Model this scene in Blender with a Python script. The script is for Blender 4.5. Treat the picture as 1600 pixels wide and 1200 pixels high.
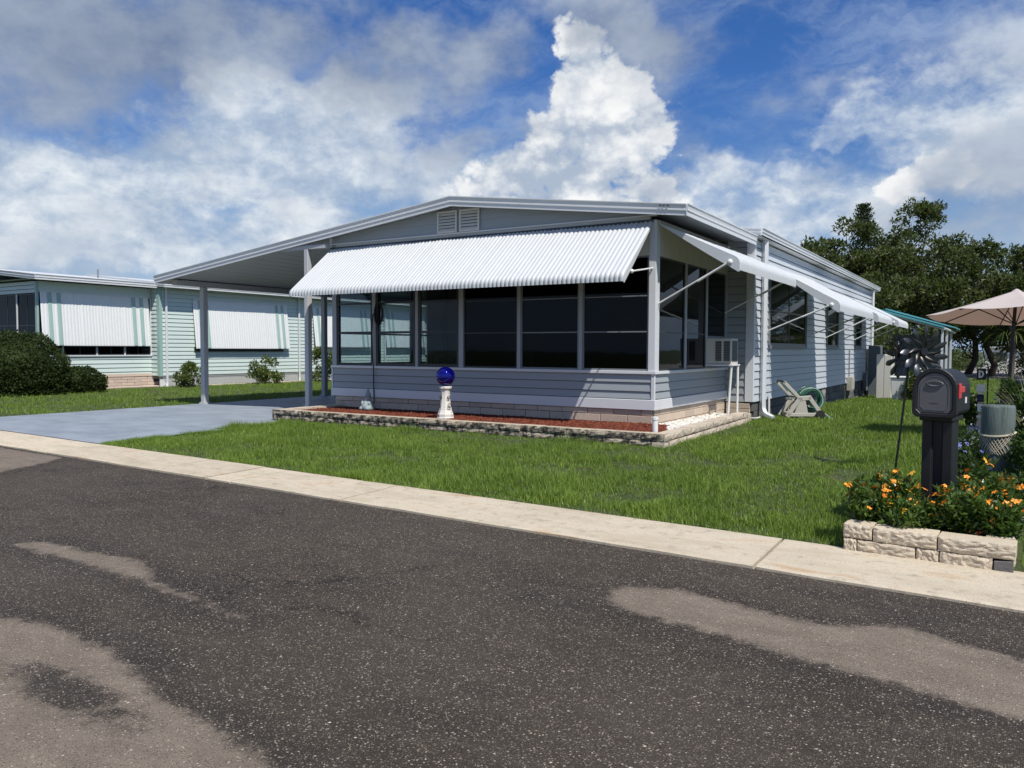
import bpy, bmesh, math, random
import numpy as np
from mathutils import Matrix, Vector
for o in list(bpy.data.objects): bpy.data.objects.remove(o)
random.seed(7); RNG = np.random.default_rng(11)
S = bpy.context.scene; COL = S.collection
rad = math.radians

# ------------------------------------------------------------------ camera
cam_d = bpy.data.cameras.new('camera'); cam = bpy.data.objects.new('camera', cam_d); COL.objects.link(cam)
psi, th, ro = 0.5585, -0.0444, 0.0041
fw = Vector((-math.sin(psi)*math.cos(th), math.cos(psi)*math.cos(th), math.sin(th)))
rt = Vector((math.cos(psi), math.sin(psi), 0)); up = rt.cross(fw)
r2 = rt*math.cos(ro)+up*math.sin(ro); u2 = up*math.cos(ro)-rt*math.sin(ro)
cam.matrix_world = Matrix(((r2.x,u2.x,-fw.x,5.064),(r2.y,u2.y,-fw.y,-12.659),(r2.z,u2.z,-fw.z,1.55),(0,0,0,1)))
cam_d.sensor_width = 36; cam_d.lens = 36*1231/1600; cam_d.clip_end = 3000; cam_d.clip_start = 0.05
S.camera = cam

# ------------------------------------------------------------------ light
SUN = Vector((0.60, -0.33, 1.0)).normalized()
sd = bpy.data.lights.new('sun', 'SUN'); sd.energy = 5.0; sd.angle = rad(0.53); sd.color = (1, 0.955, 0.88)
so = bpy.data.objects.new('sun', sd); COL.objects.link(so); so.location = (20, -10, 40)
so.rotation_euler = SUN.to_track_quat('Z', 'Y').to_euler()
S.view_settings.view_transform = 'Standard'; S.view_settings.look = 'None'
S.view_settings.exposure = 0.0; S.view_settings.gamma = 1.0; S.view_settings.use_curve_mapping = False
S.cycles.max_bounces = 8; S.cycles.transparent_max_bounces = 12

class NT:
    """small helper for writing node trees"""
    def __init__(s, tree): s.t = tree; s.n = tree.nodes; s.l = tree.links
    def node(s, typ, **kw):
        n = s.n.new(typ)
        for k, v in kw.items(): setattr(n, k, v)
        return n
    def put(s, sock, v):
        if isinstance(v, bpy.types.NodeSocket): s.l.new(v, sock)
        elif v is not None:
            if sock.type == 'RGBA' and not hasattr(v, '__len__'): v = (v, v, v, 1)
            if sock.type == 'RGBA' and len(v) == 3: v = (*v, 1)
            sock.default_value = v
    def m(s, op, a, b=None, c=None, clamp=False):
        n = s.n.new('ShaderNodeMath'); n.operation = op; n.use_clamp = clamp
        for i, v in enumerate((a, b, c)):
            if v is not None: s.put(n.inputs[i], v)
        return n.outputs[0]
    def vm(s, op, a, b=None, sc=None):
        n = s.n.new('ShaderNodeVectorMath'); n.operation = op
        s.put(n.inputs[0], a)
        if b is not None: s.put(n.inputs[1], b)
        if sc is not None: s.put(n.inputs['Scale'], sc)
        return n.outputs['Value'] if op in ('LENGTH', 'DOT_PRODUCT', 'DISTANCE') else n.outputs[0]
    def mix(s, f, a, b, blend='MIX'):
        n = s.n.new('ShaderNodeMix'); n.data_type = 'RGBA'; n.blend_type = blend
        s.put(n.inputs['Factor'], f); s.put(n.inputs[6], a); s.put(n.inputs[7], b)
        return n.outputs[2]
    def sstep(s, v, a, b, lo=0, hi=1):
        n = s.n.new('ShaderNodeMapRange'); n.interpolation_type = 'SMOOTHSTEP'
        s.put(n.inputs[0], v)
        for i, q in enumerate((a, b, lo, hi)): s.put(n.inputs[1+i], q)
        return n.outputs[0]
    def noise(s, vec, scale, detail=4, rough=0.5, dist=0.0, out='Factor'):
        n = s.n.new('ShaderNodeTexNoise'); s.put(n.inputs['Vector'], vec)
        n.inputs['Scale'].default_value = scale; n.inputs['Detail'].default_value = detail
        n.inputs['Roughness'].default_value = rough; n.inputs['Distortion'].default_value = dist
        return n.outputs[0] if out == 'Factor' else n.outputs[1]
    def voro(s, vec, scale, feature='F1', out='Distance', rnd=1.0):
        n = s.n.new('ShaderNodeTexVoronoi'); n.feature = feature; s.put(n.inputs['Vector'], vec)
        n.inputs['Scale'].default_value = scale
        if 'Randomness' in n.inputs: n.inputs['Randomness'].default_value = rnd
        return n.outputs[out]
    def sep(s, v):
        n = s.n.new('ShaderNodeSeparateXYZ'); s.put(n.inputs[0], v); return n.outputs
    def comb(s, x, y, z):
        n = s.n.new('ShaderNodeCombineXYZ')
        for i, v in enumerate((x, y, z)): s.put(n.inputs[i], v)
        return n.outputs[0]

# ------------------------------------------------------------------ sky: nishita air + cumulus and stratocumulus by direction
W = bpy.data.worlds.new('World'); S.world = W; W.use_nodes = True
nt = NT(W.node_tree); nt.n.clear()
out = nt.node('ShaderNodeOutputWorld'); bg = nt.node('ShaderNodeBackground')
bg.inputs['Strength'].default_value = 0.09
sky = nt.node('ShaderNodeTexSky', sky_type='NISHITA', sun_disc=False)
sky.sun_elevation = math.asin(SUN.z); sky.sun_rotation = math.atan2(SUN.x, SUN.y)
sky.air_density = 1.0; sky.dust_density = 0.6; sky.ozone_density = 2.0
D = nt.node('ShaderNodeTexCoord').outputs['Generated']
def pxdir(px, py):     # direction of a feature in the sky as (azimuth, elevation), in radians
    d = r2*((px-800)/1231)+u2*((600-py)/1231)+fw; d.normalize()
    return math.atan2(d.x, d.y), math.asin(d.z)
warp = nt.noise(D, 5.5, 5, 0.55, out='Color')
warp2 = nt.noise(D, 26.0, 5, 0.62, out='Color')
wob = nt.vm('ADD', nt.vm('SCALE', nt.vm('SUBTRACT', warp, (.5, .5, .5)), sc=0.13), nt.vm('SCALE', nt.vm('SUBTRACT', warp2, (.5, .5, .5)), sc=0.035))
dx, dy, dz = nt.sep(nt.vm('NORMALIZE', nt.vm('ADD', D, wob)))
P2 = nt.comb(nt.m('ARCTAN2', dx, dy), nt.m('ARCSINE', dz), 0.0)
def blobs(lst):
    acc = None
    for (px, py, rx, ry, w) in lst:
        a, e = pxdir(px, py)
        q = nt.vm('MULTIPLY', nt.vm('SUBTRACT', P2, (a, e, 0)), (1231/rx, 1231/ry, 0))
        v = nt.m('MULTIPLY_ADD', nt.vm('DOT_PRODUCT', q, q), -w, w)
        acc = v if acc is None else nt.m('SMOOTH_MAX', acc, v, 0.25)
    return acc
def fbm(vec, sc, det, ro_): return nt.m('SUBTRACT', nt.noise(vec, sc, det, ro_), 0.5)
Dflat = nt.vm('MULTIPLY', D, (1, 1, 1.5))
def puff(vec, sc):           # rounded cauliflower heads
    n = nt.node('ShaderNodeTexVoronoi', feature='F1'); nt.put(n.inputs['Vector'], vec); n.inputs['Scale'].default_value = sc
    return nt.m('SUBTRACT', 0.46, n.outputs['Distance'])
Dp = nt.vm('ADD', Dflat, nt.vm('SCALE', nt.vm('SUBTRACT', warp2, (.5, .5, .5)), sc=0.05))
pf = nt.m('ADD', nt.m('ADD', puff(Dp, 12), nt.m('MULTIPLY', puff(Dp, 27), .62)), nt.m('MULTIPLY', puff(Dp, 60), .36))
fine = fbm(Dflat, 30, 6, .62)
X0, Y0, Z0 = nt.sep(D)
outside = nt.sstep(nt.vm('DOT_PRODUCT', D, tuple(fw)), 0.76, 0.60)   # the rest of the sky: the same weather, left to chance
rest = nt.m('MULTIPLY', nt.m('ADD', nt.m('MULTIPLY', fbm(Dflat, 2.3, 3, .5), 4.0), 0.05), outside)
f1 = fbm(Dflat, 9.0, 9, .58); f2 = fbm(Dflat, 4.5, 8, .6); f3 = fbm(Dflat, 3.2, 4, .5)
streak = fbm(nt.vm('MULTIPLY', nt.vm('ADD', D, nt.vm('SCALE', wob, sc=.8)), (1, 1, 3.4)), 5.5, 9, .64)
# crisp towering cumulus
cr = blobs([(905,108,60,46,1.1),(925,145,98,55,1.15),(985,192,80,52,1.1),(925,220,125,66,1.1),(880,290,150,60,1.1),(985,275,75,45,.8),(960,330,120,40,.9),
            (1440,262,60,34,1.0),(1400,290,50,25,.7)])
crd = nt.m('ADD', nt.m('ADD', cr, nt.m('MULTIPLY', pf, 1.1)), nt.m('ADD', nt.m('MULTIPLY', f1, 1.5), nt.m('MULTIPLY', fine, .8)))
crm = nt.sstep(crd, 0.0, 0.46)
crl = nt.sstep(nt.m('ADD', nt.m('ADD', nt.m('MULTIPLY', pf, 1.3), nt.m('MULTIPLY', f2, 2.0)), nt.m('MULTIPLY', nt.m('ADD', f1, fine), 1.2)), -0.85, 0.42)
crc = nt.mix(crl, (4.6, 5.5, 6.9), (10.6, 10.7, 10.7))
# broad soft cumulus
so_ = blobs([(400,185,140,70,1.0),(300,230,140,60,1.0),(520,215,130,85,1.0),(140,285,230,45,.8),(420,275,330,50,.9),
             (650,280,150,48,.8),(760,290,110,45,.9),(600,330,300,40,.7),(60,340,260,46,1.0),(250,390,300,40,.9),(480,360,220,40,.9),(1290,300,260,40,.35),(1200,345,200,30,.5),(1340,210,70,16,.4),(1540,190,170,95,.9),(1590,110,90,50,.7)])
sod = nt.m('ADD', nt.m('ADD', so_, nt.m('MULTIPLY', pf, .45)), nt.m('ADD', nt.m('MULTIPLY', f1, 2.0), nt.m('MULTIPLY', streak, 1.0)))
som = nt.m('MULTIPLY', nt.sstep(sod, -0.45, 0.55), nt.sstep(Z0, 0.0, 0.13, .50, .96))
sol = nt.sstep(nt.m('ADD', nt.m('ADD', nt.m('MULTIPLY', f2, 1.9), nt.m('MULTIPLY', streak, 1.6)), nt.m('ADD', nt.m('MULTIPLY', pf, .5), nt.m('MULTIPLY', fine, 1.2))), -0.60, 0.55)
soc = nt.mix(sol, (3.9, 5.1, 6.9), (9.4, 9.9, 10.3))
# grey stratocumulus nearer overhead
st = blobs([(90,50,270,95,1.1),(70,150,180,75,.9),(300,50,140,80,.7),(440,60,110,55,.55),(560,130,140,50,.7),(650,70,120,50,.6),(745,105,85,75,.75),
            (990,45,160,50,.8),(1060,80,110,34,.5),(730,235,80,30,.8),(810,235,80,40,.8),(1030,290,60,26,.7),
            (1570,60,160,50,.45),(1540,260,150,80,.65),(1340,120,80,36,.35),(1230,165,70,22,.25),(1240,250,180,45,.2),(1520,350,200,60,.45)])
std = nt.m('ADD', nt.m('ADD', nt.m('MAXIMUM', st, rest), nt.m('MULTIPLY', f2, 2.6)), nt.m('MULTIPLY', f1, 1.0))
stm = nt.m('MULTIPLY', nt.sstep(std, -0.15, 0.95), 0.90)
stl = nt.m('ADD', nt.m('MULTIPLY', nt.m('ADD', f1, f3), 1.2), nt.sstep(X0, -0.75, 0.25, 0.26, 0.50), clamp=True)
stc = nt.mix(stl, (2.5, 3.1, 4.2), (7.0, 7.9, 9.2))
wisp = nt.m('MULTIPLY', nt.sstep(streak, -0.08, 0.24), nt.sstep(f3, -.20, .20, .18, .62))
base = nt.mix(nt.sstep(Z0, 0.0, 0.34), (.95, 1.0, 1.05), (0.36, 0.70, 1.22))
air = nt.mix(1.0, sky.outputs[0], base, 'MULTIPLY')
c = nt.mix(nt.m('MULTIPLY', nt.sstep(Z0, 0.24, 0.0), 0.85), air, (3.5, 5.0, 7.5))
c = nt.mix(wisp, c, (5.2, 6.4, 8.2))
c = nt.mix(som, c, soc)
c = nt.mix(crm, c, crc)
c = nt.mix(stm, c, stc)
nt.l.new(c, bg.inputs['Color']); nt.l.new(bg.outputs[0], out.inputs[0])
W.cycles.sampling_method = 'MANUAL'; W.cycles.sample_map_resolution = 1024

# ------------------------------------------------------------------ materials
MATS = {}
def new_mat(name):
    m = bpy.data.materials.new(name); m.use_nodes = True
    t = NT(m.node_tree); b = t.n['Principled BSDF']
    MATS[name] = m
    return m, t, b
def vary(name, col, rough=0.5, amt=0.12, scale=3.0, bump=0.0, bscale=60.0, spec=0.5, metal=0.0, dirt=None, dscale=1.2, dlo=.5, dhi=.8, island=0.0, stretch=(1,1,1)):
    """painted or natural surface: base colour with slow mottling, optional dirt, per-piece change and fine relief"""
    m, t, b = new_mat(name)
    p = t.node('ShaderNodeTexCoord').outputs['Object']
    g = t.node('ShaderNodeNewGeometry')
    pos = t.vm('MULTIPLY', g.outputs['Position'], stretch)
    n = t.noise(pos, scale, 5, .6)
    f = t.m('MULTIPLY_ADD', t.m('SUBTRACT', n, .5), 2*amt, 1.0)
    if island:
        oi = t.node('ShaderNodeObjectInfo')
        rn = t.m('FRACT', t.m('ADD', oi.outputs['Random'], g.outputs['Random Per Island']))
        f = t.m('MULTIPLY', f, t.m('MULTIPLY_ADD', t.m('SUBTRACT', rn, .5), 2*island, 1.0))
    c = t.vm('SCALE', (*col[:3],), sc=f)
    if dirt:
        d = t.sstep(t.noise(pos, dscale, 7, .65), dlo, dhi)
        c = t.mix(d, c, dirt)
    t.l.new(c, b.inputs['Base Color'])
    t.put(b.inputs['Roughness'], t.m('MULTIPLY_ADD', t.m('SUBTRACT', n, .5), .25, rough, clamp=True))
    b.inputs['Specular IOR Level'].default_value = spec; b.inputs['Metallic'].default_value = metal
    if bump:
        bn = t.node('ShaderNodeBump'); bn.inputs['Strength'].default_value = bump; bn.inputs['Distance'].default_value = 0.01
        t.l.new(t.noise(pos, bscale, 5, .6), bn.inputs['Height']); t.l.new(bn.outputs[0], b.inputs['Normal'])
    return m
def foliage_mat(name, c1, c2, rough=0.5, trans=0.3, spec=.3):
    m, t, b = new_mat(name)
    g = t.node('ShaderNodeNewGeometry')
    n = t.noise(g.outputs['Position'], 0.9, 3, .5)
    f = t.m('ADD', t.m('MULTIPLY', g.outputs['Random Per Island'], .65), t.m('MULTIPLY', t.m('SUBTRACT', n, .3), .8), clamp=True)
    c = t.mix(f, c1, c2)
    t.l.new(c, b.inputs['Base Color']); b.inputs['Roughness'].default_value = rough
    b.inputs['Specular IOR Level'].default_value = spec
    tr = t.node('ShaderNodeBsdfTranslucent'); t.l.new(t.mix(.5, c, (.16, .26, .03)), tr.inputs['Color'])
    mx = t.node('ShaderNodeMixShader'); mx.inputs[0].default_value = trans
    t.l.new(b.outputs[0], mx.inputs[1]); t.l.new(tr.outputs[0], mx.inputs[2])
    t.l.new(mx.outputs[0], t.n['Material Output'].inputs[0])
    return m
def glass_mat(name, tint):
    m, t, b = new_mat(name)
    g = t.node('ShaderNodeNewGeometry')
    wob = t.node('ShaderNodeBump'); wob.inputs['Strength'].default_value = .05; wob.inputs['Distance'].default_value = .02
    t.l.new(t.noise(g.outputs['Position'], 1.6, 2), wob.inputs['Height'])
    tp = t.node('ShaderNodeBsdfTransparent'); tp.inputs[0].default_value = (*tint, 1)
    gl = t.node('ShaderNodeBsdfGlossy'); gl.inputs['Roughness'].default_value = .03; gl.inputs[0].default_value = (.9, .95, 1, 1)
    t.l.new(wob.outputs[0], gl.inputs['Normal'])
    fr = t.node('ShaderNodeFresnel'); fr.inputs[0].default_value = 1.27
    mx = t.node('ShaderNodeMixShader'); t.l.new(fr.outputs[0], mx.inputs[0])
    t.l.new(tp.outputs[0], mx.inputs[1]); t.l.new(gl.outputs[0], mx.inputs[2])
    t.l.new(mx.outputs[0], t.n['Material Output'].inputs[0])
    return m
GREY = (.33, .39, .45)
vary('grey_siding', (.31, .335, .350), .45, .08, 2.0, .05, 90, island=.03, stretch=(1, 1, 3))  # albedo lowered for the siding in shade, so part of the shade is colour
vary('pale_siding', (.515, .545, .575), .45, .06, 2.0, .05, 90, island=.03, stretch=(1, 1, 3))  # paler copy of the siding tone, set for the sunlit side wall
vary('white_paint', (.66, .67, .675), .4, .05, 3.0, .04, 80, dirt=(.52, .5, .45), dscale=2.5, dlo=.62, dhi=.95)
vary('white_trim', (.64, .655, .67), .4, .04, 3.0, .03, 80, dirt=(.5, .48, .44), dscale=3, dlo=.62, dhi=.95)
vary('white_awning', (.53, .545, .55), .5, .05, 4.0, .02, 60, dirt=(.6, .6, .56), dscale=5, dlo=.58, dhi=.9)
vary('grey_trim', (.36, .38, .40), .45, .05, 3.0)
vary('white_shutter', (.74, .75, .74), .45, .04, 3.0, dirt=(.6, .6, .56), dscale=5, dlo=.6, dhi=.9)
vary('cream_panel', (.60, .58, .52), .5, .05, 3.0)
vary('dark_frame', (.035, .037, .04), .4, .1, 5.0)
vary('mid_frame', (.19, .20, .215), .4, .06, 5.0)
vary('soffit', (.46, .465, .47), .5, .05, 2.0)
vary('shed_grey', (.13, .15, .165), .5, .06, 2.0)
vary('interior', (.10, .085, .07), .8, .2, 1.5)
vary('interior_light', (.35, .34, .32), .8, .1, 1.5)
vary('tan_brick', (.50, .405, .315), .85, .16, 9.0, .5, 45, island=.12, dirt=(.30, .25, .20), dscale=6, dlo=.6, dhi=.9)
m = vary('stained_block', (.46, .385, .285), .9, .18, 14.0, .9, 40, island=.12, dirt=(.035, .03, .024), dscale=9.0, dlo=.38, dhi=.60)
t = NT(m.node_tree); mixn = [n for n in t.n if n.type == 'MIX'][0]; old = mixn.inputs['Factor'].links[0].from_socket   # mildew on the broken faces, masked off where a face points up
nz_ = t.sep(t.node('ShaderNodeNewGeometry').outputs['True Normal'])[2]
t.put(mixn.inputs['Factor'], t.m('MULTIPLY', old, t.sstep(nz_, .9, .5)))
vary('clean_block', (.52, .44, .345), .9, .14, 12.0, .8, 42, island=.10, dirt=(.25, .2, .15), dscale=9.0, dlo=.58, dhi=.9)
vary('bed_block', (.55, .465, .35), .9, .14, 12.0, .9, 45, island=.08, dirt=(.30, .25, .19), dscale=9.0, dlo=.55, dhi=.9)
vary('foundation', (.11, .105, .10), .9, .3, 5.0, .7, 35, island=.25, dirt=(.36, .33, .27), dscale=1.4, dlo=.56, dhi=.66)
vary('mulch', (.145, .040, .022), .9, .4, 25.0, .8, 60, island=.55, spec=.2)
vary('pebble', (.66, .63, .57), .7, .15, 20.0, .3, 60, island=.22)
vary('soil', (.055, .042, .03), .95, .35, 6.0, .9, 40)
vary('black_plastic', (.009, .010, .011), .55, .15, 6.0, .12, 160, spec=.5, dirt=(.022, .022, .022), dscale=6, dlo=.5, dhi=.9)
vary('grey_plastic', (.105, .107, .110), .45, .08, 6.0, .1, 160)
vary('red_flag', (.55, .045, .05), .35, .08, 6.0)
vary('black_metal', (.018, .018, .02), .35, .2, 10.0, metal=.3)
vary('aged_metal', (.085, .09, .095), .36, .3, 6.0, metal=.75)
vary('copper_metal', (.055, .05, .045), .36, .35, 6.0, metal=.75)
vary('piling_wood', (.115, .145, .135), .8, .22, 5.0, .7, 30, dirt=(.035, .048, .046), dscale=4, dlo=.46, dhi=.7, stretch=(4, 4, .3))
vary('rope', (.50, .44, .33), .9, .2, 40, .6, 200)
m = vary('canopy_cloth', (.68, .60, .56), .85, .05, 3.0, .1, 200)
t = NT(m.node_tree); tr = t.node('ShaderNodeBsdfTranslucent'); tr.inputs[0].default_value = (.55, .33, .25, 1); mx = t.node('ShaderNodeMixShader'); mx.inputs[0].default_value = .3
t.l.new(t.n['Principled BSDF'].outputs[0], mx.inputs[1]); t.l.new(tr.outputs[0], mx.inputs[2]); t.l.new(mx.outputs[0], t.n['Material Output'].inputs[0])
vary('navy_cloth', (.012, .016, .05), .8, .2, 3.0)
vary('stone_white', (.70, .67, .60), .75, .12, 10.0, .4, 60, dirt=(.35, .33, .28), dscale=9, dlo=.55, dhi=.85)
vary('statue_grey', (.27, .33, .33), .8, .22, 14.0, .5, 70, dirt=(.5, .52, .5), dscale=14, dlo=.5, dhi=.8)
vary('pvc', (.74, .74, .72), .35, .05, 4.0)
vary('beige_plastic', (.42, .40, .34), .5, .08, 8.0)
vary('green_hose', (.03, .12, .08), .4, .15, 9.0)
vary('pale_hose', (.30, .36, .30), .4, .15, 9.0)
vary('rubber', (.015, .015, .015), .6, .2, 9.0)
vary('grille_dark', (.05, .05, .045), .5, .2, 30.0)
vary('mint_siding', (.56, .65, .61), .45, .05, 2.0, .04, 80, island=.02)
vary('mint_trim', (.30, .44, .40), .45, .05, 2.0)
vary('mint_stripe', (.33, .47, .43), .45, .05, 3.0)
vary('teal_metal', (.09, .34, .38), .4, .1, 3.0)
vary('bark', (.10, .08, .06), .9, .3, 4.0, .8, 14)
vary('pink_brick', (.55, .44, .36), .85, .15, 9.0, .5, 40, island=.12)
vary('lattice', (.66, .66, .64), .5, .06, 4.0)
vary('blue_edging', (.40, .44, .50), .7, .12, 5.0, .2, 60)
vary('petal_orange', (.85, .30, .02), .5, .1, 20.0, island=.3)
vary('petal_yellow', (.80, .46, .03), .5, .1, 20.0, island=.2)
vary('petal_blue', (.14, .17, .48), .5, .1, 20.0, island=.3)
vary('petal_white', (.62, .64, .72), .5, .1, 20.0, island=.2)
vary('white_board', (.7, .7, .68), .5, .06, 4.0)
foliage_mat('leaf_tree', (.024, .040, .012), (.115, .130, .044))
foliage_mat('leaf_oak', (.028, .044, .013), (.130, .145, .050))
foliage_mat('leaf_pine', (.012, .028, .012), (.038, .060, .024), trans=.15)
foliage_mat('leaf_hedge', (.010, .022, .006), (.050, .068, .018), trans=.15, rough=.7, spec=.15)
foliage_mat('leaf_bush', (.045, .075, .016), (.15, .18, .045))
foliage_mat('leaf_flower', (.024, .062, .010), (.125, .200, .040), rough=.32, spec=.5)
foliage_mat('leaf_garden', (.020, .050, .014), (.085, .135, .030), rough=.4)
foliage_mat('leaf_straw', (.20, .19, .10), (.42, .40, .26))
foliage_mat('grass', (.075, .150, .016), (.310, .425, .075), rough=.45, trans=.35)
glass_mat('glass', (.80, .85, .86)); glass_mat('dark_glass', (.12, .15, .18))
m, t, b = new_mat('blue_glass')
b.inputs['Base Color'].default_value = (.003, .003, .20, 1); b.inputs['Roughness'].default_value = .04
b.inputs['Metallic'].default_value = .55; b.inputs['Coat Weight'].default_value = .6; b.inputs['Coat Roughness'].default_value = .02

# lawn soil
m, t, b = new_mat('lawn_ground')
pos = t.node('ShaderNodeNewGeometry').outputs['Position']
n1 = t.noise(pos, 1.1, 5, .6); n2 = t.noise(pos, 30, 4, .65); n3 = t.noise(pos, 6, 4, .6)
c = t.mix(t.sstep(n3, .35, .65), (.040, .062, .014), (.075, .100, .024))
c = t.mix(t.sstep(n2, .35, .75), c, (.030, .036, .014))
c = t.mix(t.sstep(n1, .55, .70), c, (.068, .050, .030))
t.l.new(c, b.inputs['Base Color']); b.inputs['Roughness'].default_value = .95
bn = t.node('ShaderNodeBump'); bn.inputs['Strength'].default_value = .8; bn.inputs['Distance'].default_value = .03
t.l.new(n2, bn.inputs['Height']); t.l.new(bn.outputs[0], b.inputs['Normal'])

# asphalt: dark damp field with dry patches (mesh attribute: signed distance to the patch outlines), pale aggregate chips
m, t, b = new_mat('asphalt')
pos = t.node('ShaderNodeNewGeometry').outputs['Position']
at = t.node('ShaderNodeAttribute'); at.attribute_name = 'dry'
sdv = t.m('ADD', at.outputs['Fac'], t.m('MULTIPLY', t.m('SUBTRACT', t.noise(pos, 8, 8, .72), .5), .30))
sdv = t.m('ADD', sdv, t.m('MULTIPLY', t.m('SUBTRACT', t.noise(pos, 45, 4, .65), .5), .09))
dry = t.sstep(sdv, -.045, .080)
edge = t.m('MULTIPLY', t.sstep(sdv, -.30, -.02), t.sstep(sdv, .03, -.02))
big = t.noise(pos, .55, 4, .55); mid = t.noise(t.vm('MULTIPLY', pos, (1, 2.2, 1)), 2.6, 6, .65); fine = t.noise(pos, 260, 3, .75)
wet = t.mix(t.sstep(big, .3, .7), (.037, .029, .022), (.057, .0455, .035))
wet = t.mix(t.sstep(mid, .42, .8), wet, (.067, .055, .043))
damp = t.m('MULTIPLY', t.sstep(t.noise(t.vm('MULTIPLY', pos, (.5, 1.3, 1)), 1.1, 5, .6), .52, .68), .55)
wet = t.mix(damp, wet, (.020, .0175, .016))
dryc = t.mix(t.sstep(mid, .3, .7), (.150, .120, .093), (.205, .168, .132))
c = t.mix(dry, wet, dryc)
c = t.mix(t.m('MULTIPLY', edge, .40), c, (.018, .016, .015))
c = t.vm('SCALE', c, sc=t.m('MULTIPLY_ADD', t.m('SUBTRACT', fine, .5), 2.6, 1.0, clamp=False))
# aggregate: three sizes of stone, most of them only a little paler than the binder
def stones(sc, lo, hi, ca, cb, k, soft=(.46, .26)):
    global c
    vc = t.voro(pos, sc, out='Color'); vd = t.voro(pos, sc); a_, b_, d_ = t.sep(vc)
    msk = t.m('MULTIPLY', t.sstep(a_, lo, hi), t.sstep(vd, *soft))
    c = t.mix(t.m('MULTIPLY', msk, t.m('MULTIPLY_ADD', t.m('POWER', d_, 2.2), k, k*.28)), c, t.mix(b_, ca, cb))
    return vd, a_
d2, qx = stones(150, .45, .75, (.11, .09, .070), (.34, .285, .225), .85)
d1, _ = stones(92, .46, .80, (.12, .098, .076), (.46, .39, .31), .90)
d3, _ = stones(56, .84, .97, (.20, .165, .13), (.56, .49, .40), .80, (.40, .24))
pit = t.m('MULTIPLY', t.sstep(qx, .34, .14), t.sstep(d2, .5, .25))
c = t.mix(t.m('MULTIPLY', pit, .85), c, (.009, .008, .008))
# hairline cracks and a few pale scuffs
ck = t.voro(t.vm('ADD', pos, t.vm('SCALE', t.vm('SUBTRACT', t.noise(pos, 2.2, 6, .7, out='Color'), (.5, .5, .5)), sc=.9)), .42, 'DISTANCE_TO_EDGE')
ckm = t.m('MULTIPLY', t.sstep(ck, .007, .002), t.sstep(t.noise(pos, .45, 3, .5), .50, .62))
c = t.mix(t.m('MULTIPLY', ckm, .8), c, (.008, .007, .007))
sc_ = t.m('MULTIPLY', t.sstep(t.noise(t.vm('MULTIPLY', pos, (1.0, 3.0, 1)), 3.1, 3, .5), .735, .79), t.sstep(t.noise(pos, 60, 3, .7), .4, .6))
c = t.mix(t.m('MULTIPLY', sc_, .45), c, (.28, .25, .22))
t.l.new(c, b.inputs['Base Color'])
t.put(b.inputs['Roughness'], t.m('SUBTRACT', .85, t.m('MULTIPLY', t.m('MULTIPLY', t.sstep(big, .45, .75), t.m('SUBTRACT', 1.0, dry)), .22)))
b.inputs['Specular IOR Level'].default_value = .22
bn = t.node('ShaderNodeBump'); bn.inputs['Strength'].default_value = .55; bn.inputs['Distance'].default_value = .006
t.l.new(t.m('SUBTRACT', t.m('MULTIPLY', fine, .4), t.m('ADD', d1, t.m('MULTIPLY', d2, .6))), bn.inputs['Height']); t.l.new(bn.outputs[0], b.inputs['Normal'])

# kerb concrete
m, t, b = new_mat('concrete')
pos = t.node('ShaderNodeNewGeometry').outputs['Position']; oi = t.node('ShaderNodeObjectInfo')
n1 = t.noise(t.vm('MULTIPLY', pos, (.6, 2.0, 1)), 1.6, 6, .6); n2 = t.noise(pos, 9, 5, .65); n3 = t.noise(pos, 160, 3, .7)
c = t.mix(t.sstep(n1, .3, .7), (.47, .395, .285), (.60, .525, .405))
c = t.mix(t.m('MULTIPLY', t.sstep(n1, .54, .72), .75), c, (.42, .275, .145))
c = t.mix(t.m('MULTIPLY', t.sstep(n2, .52, .76), .6), c, (.20, .16, .115))
c = t.vm('SCALE', c, sc=t.m('MULTIPLY', t.m('MULTIPLY_ADD', t.m('SUBTRACT', n3, .5), 1.0, 1.0), t.m('MULTIPLY_ADD', oi.outputs['Random'], .14, .90)))
dk = t.voro(pos, 85, out='Color'); dd = t.voro(pos, 85)
c = t.mix(t.m('MULTIPLY', t.m('MULTIPLY', t.sstep(t.sep(dk)[0], .8, .86), t.sstep(dd, .4, .25)), .6), c, (.14, .11, .08))
t.l.new(c, b.inputs['Base Color']); b.inputs['Roughness'].default_value = .9
bn = t.node('ShaderNodeBump'); bn.inputs['Strength'].default_value = .4; bn.inputs['Distance'].default_value = .006
t.l.new(n3, bn.inputs['Height']); t.l.new(bn.outputs[0], b.inputs['Normal'])
# painted drive
m, t, b = new_mat('painted_drive')
pos = t.node('ShaderNodeNewGeometry').outputs['Position']
n1 = t.noise(t.vm('MULTIPLY', pos, (.7, 1.6, 1)), 1.3, 6, .65); n2 = t.noise(pos, 12, 5, .65); n3 = t.noise(pos, 140, 3, .7)
c = t.mix(t.sstep(n1, .3, .7), (.205, .235, .27), (.29, .325, .365))
c = t.mix(t.m('MULTIPLY', t.sstep(n2, .52, .8), .4), c, (.20, .23, .27))
c = t.mix(t.m('MULTIPLY', t.sstep(t.noise(t.vm('MULTIPLY', pos, (2.4, .7, 1)), 1.7, 6, .7), .54, .72), .6), c, (.13, .155, .19))
c = t.mix(t.m('MULTIPLY', t.sstep(t.noise(pos, 4.5, 6, .7), .60, .72), .5), c, (.40, .40, .39))
c = t.vm('SCALE', c, sc=t.m('MULTIPLY_ADD', t.m('SUBTRACT', n3, .5), .4, 1.0))
t.l.new(c, b.inputs['Base Color']); b.inputs['Roughness'].default_value = .6
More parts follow.
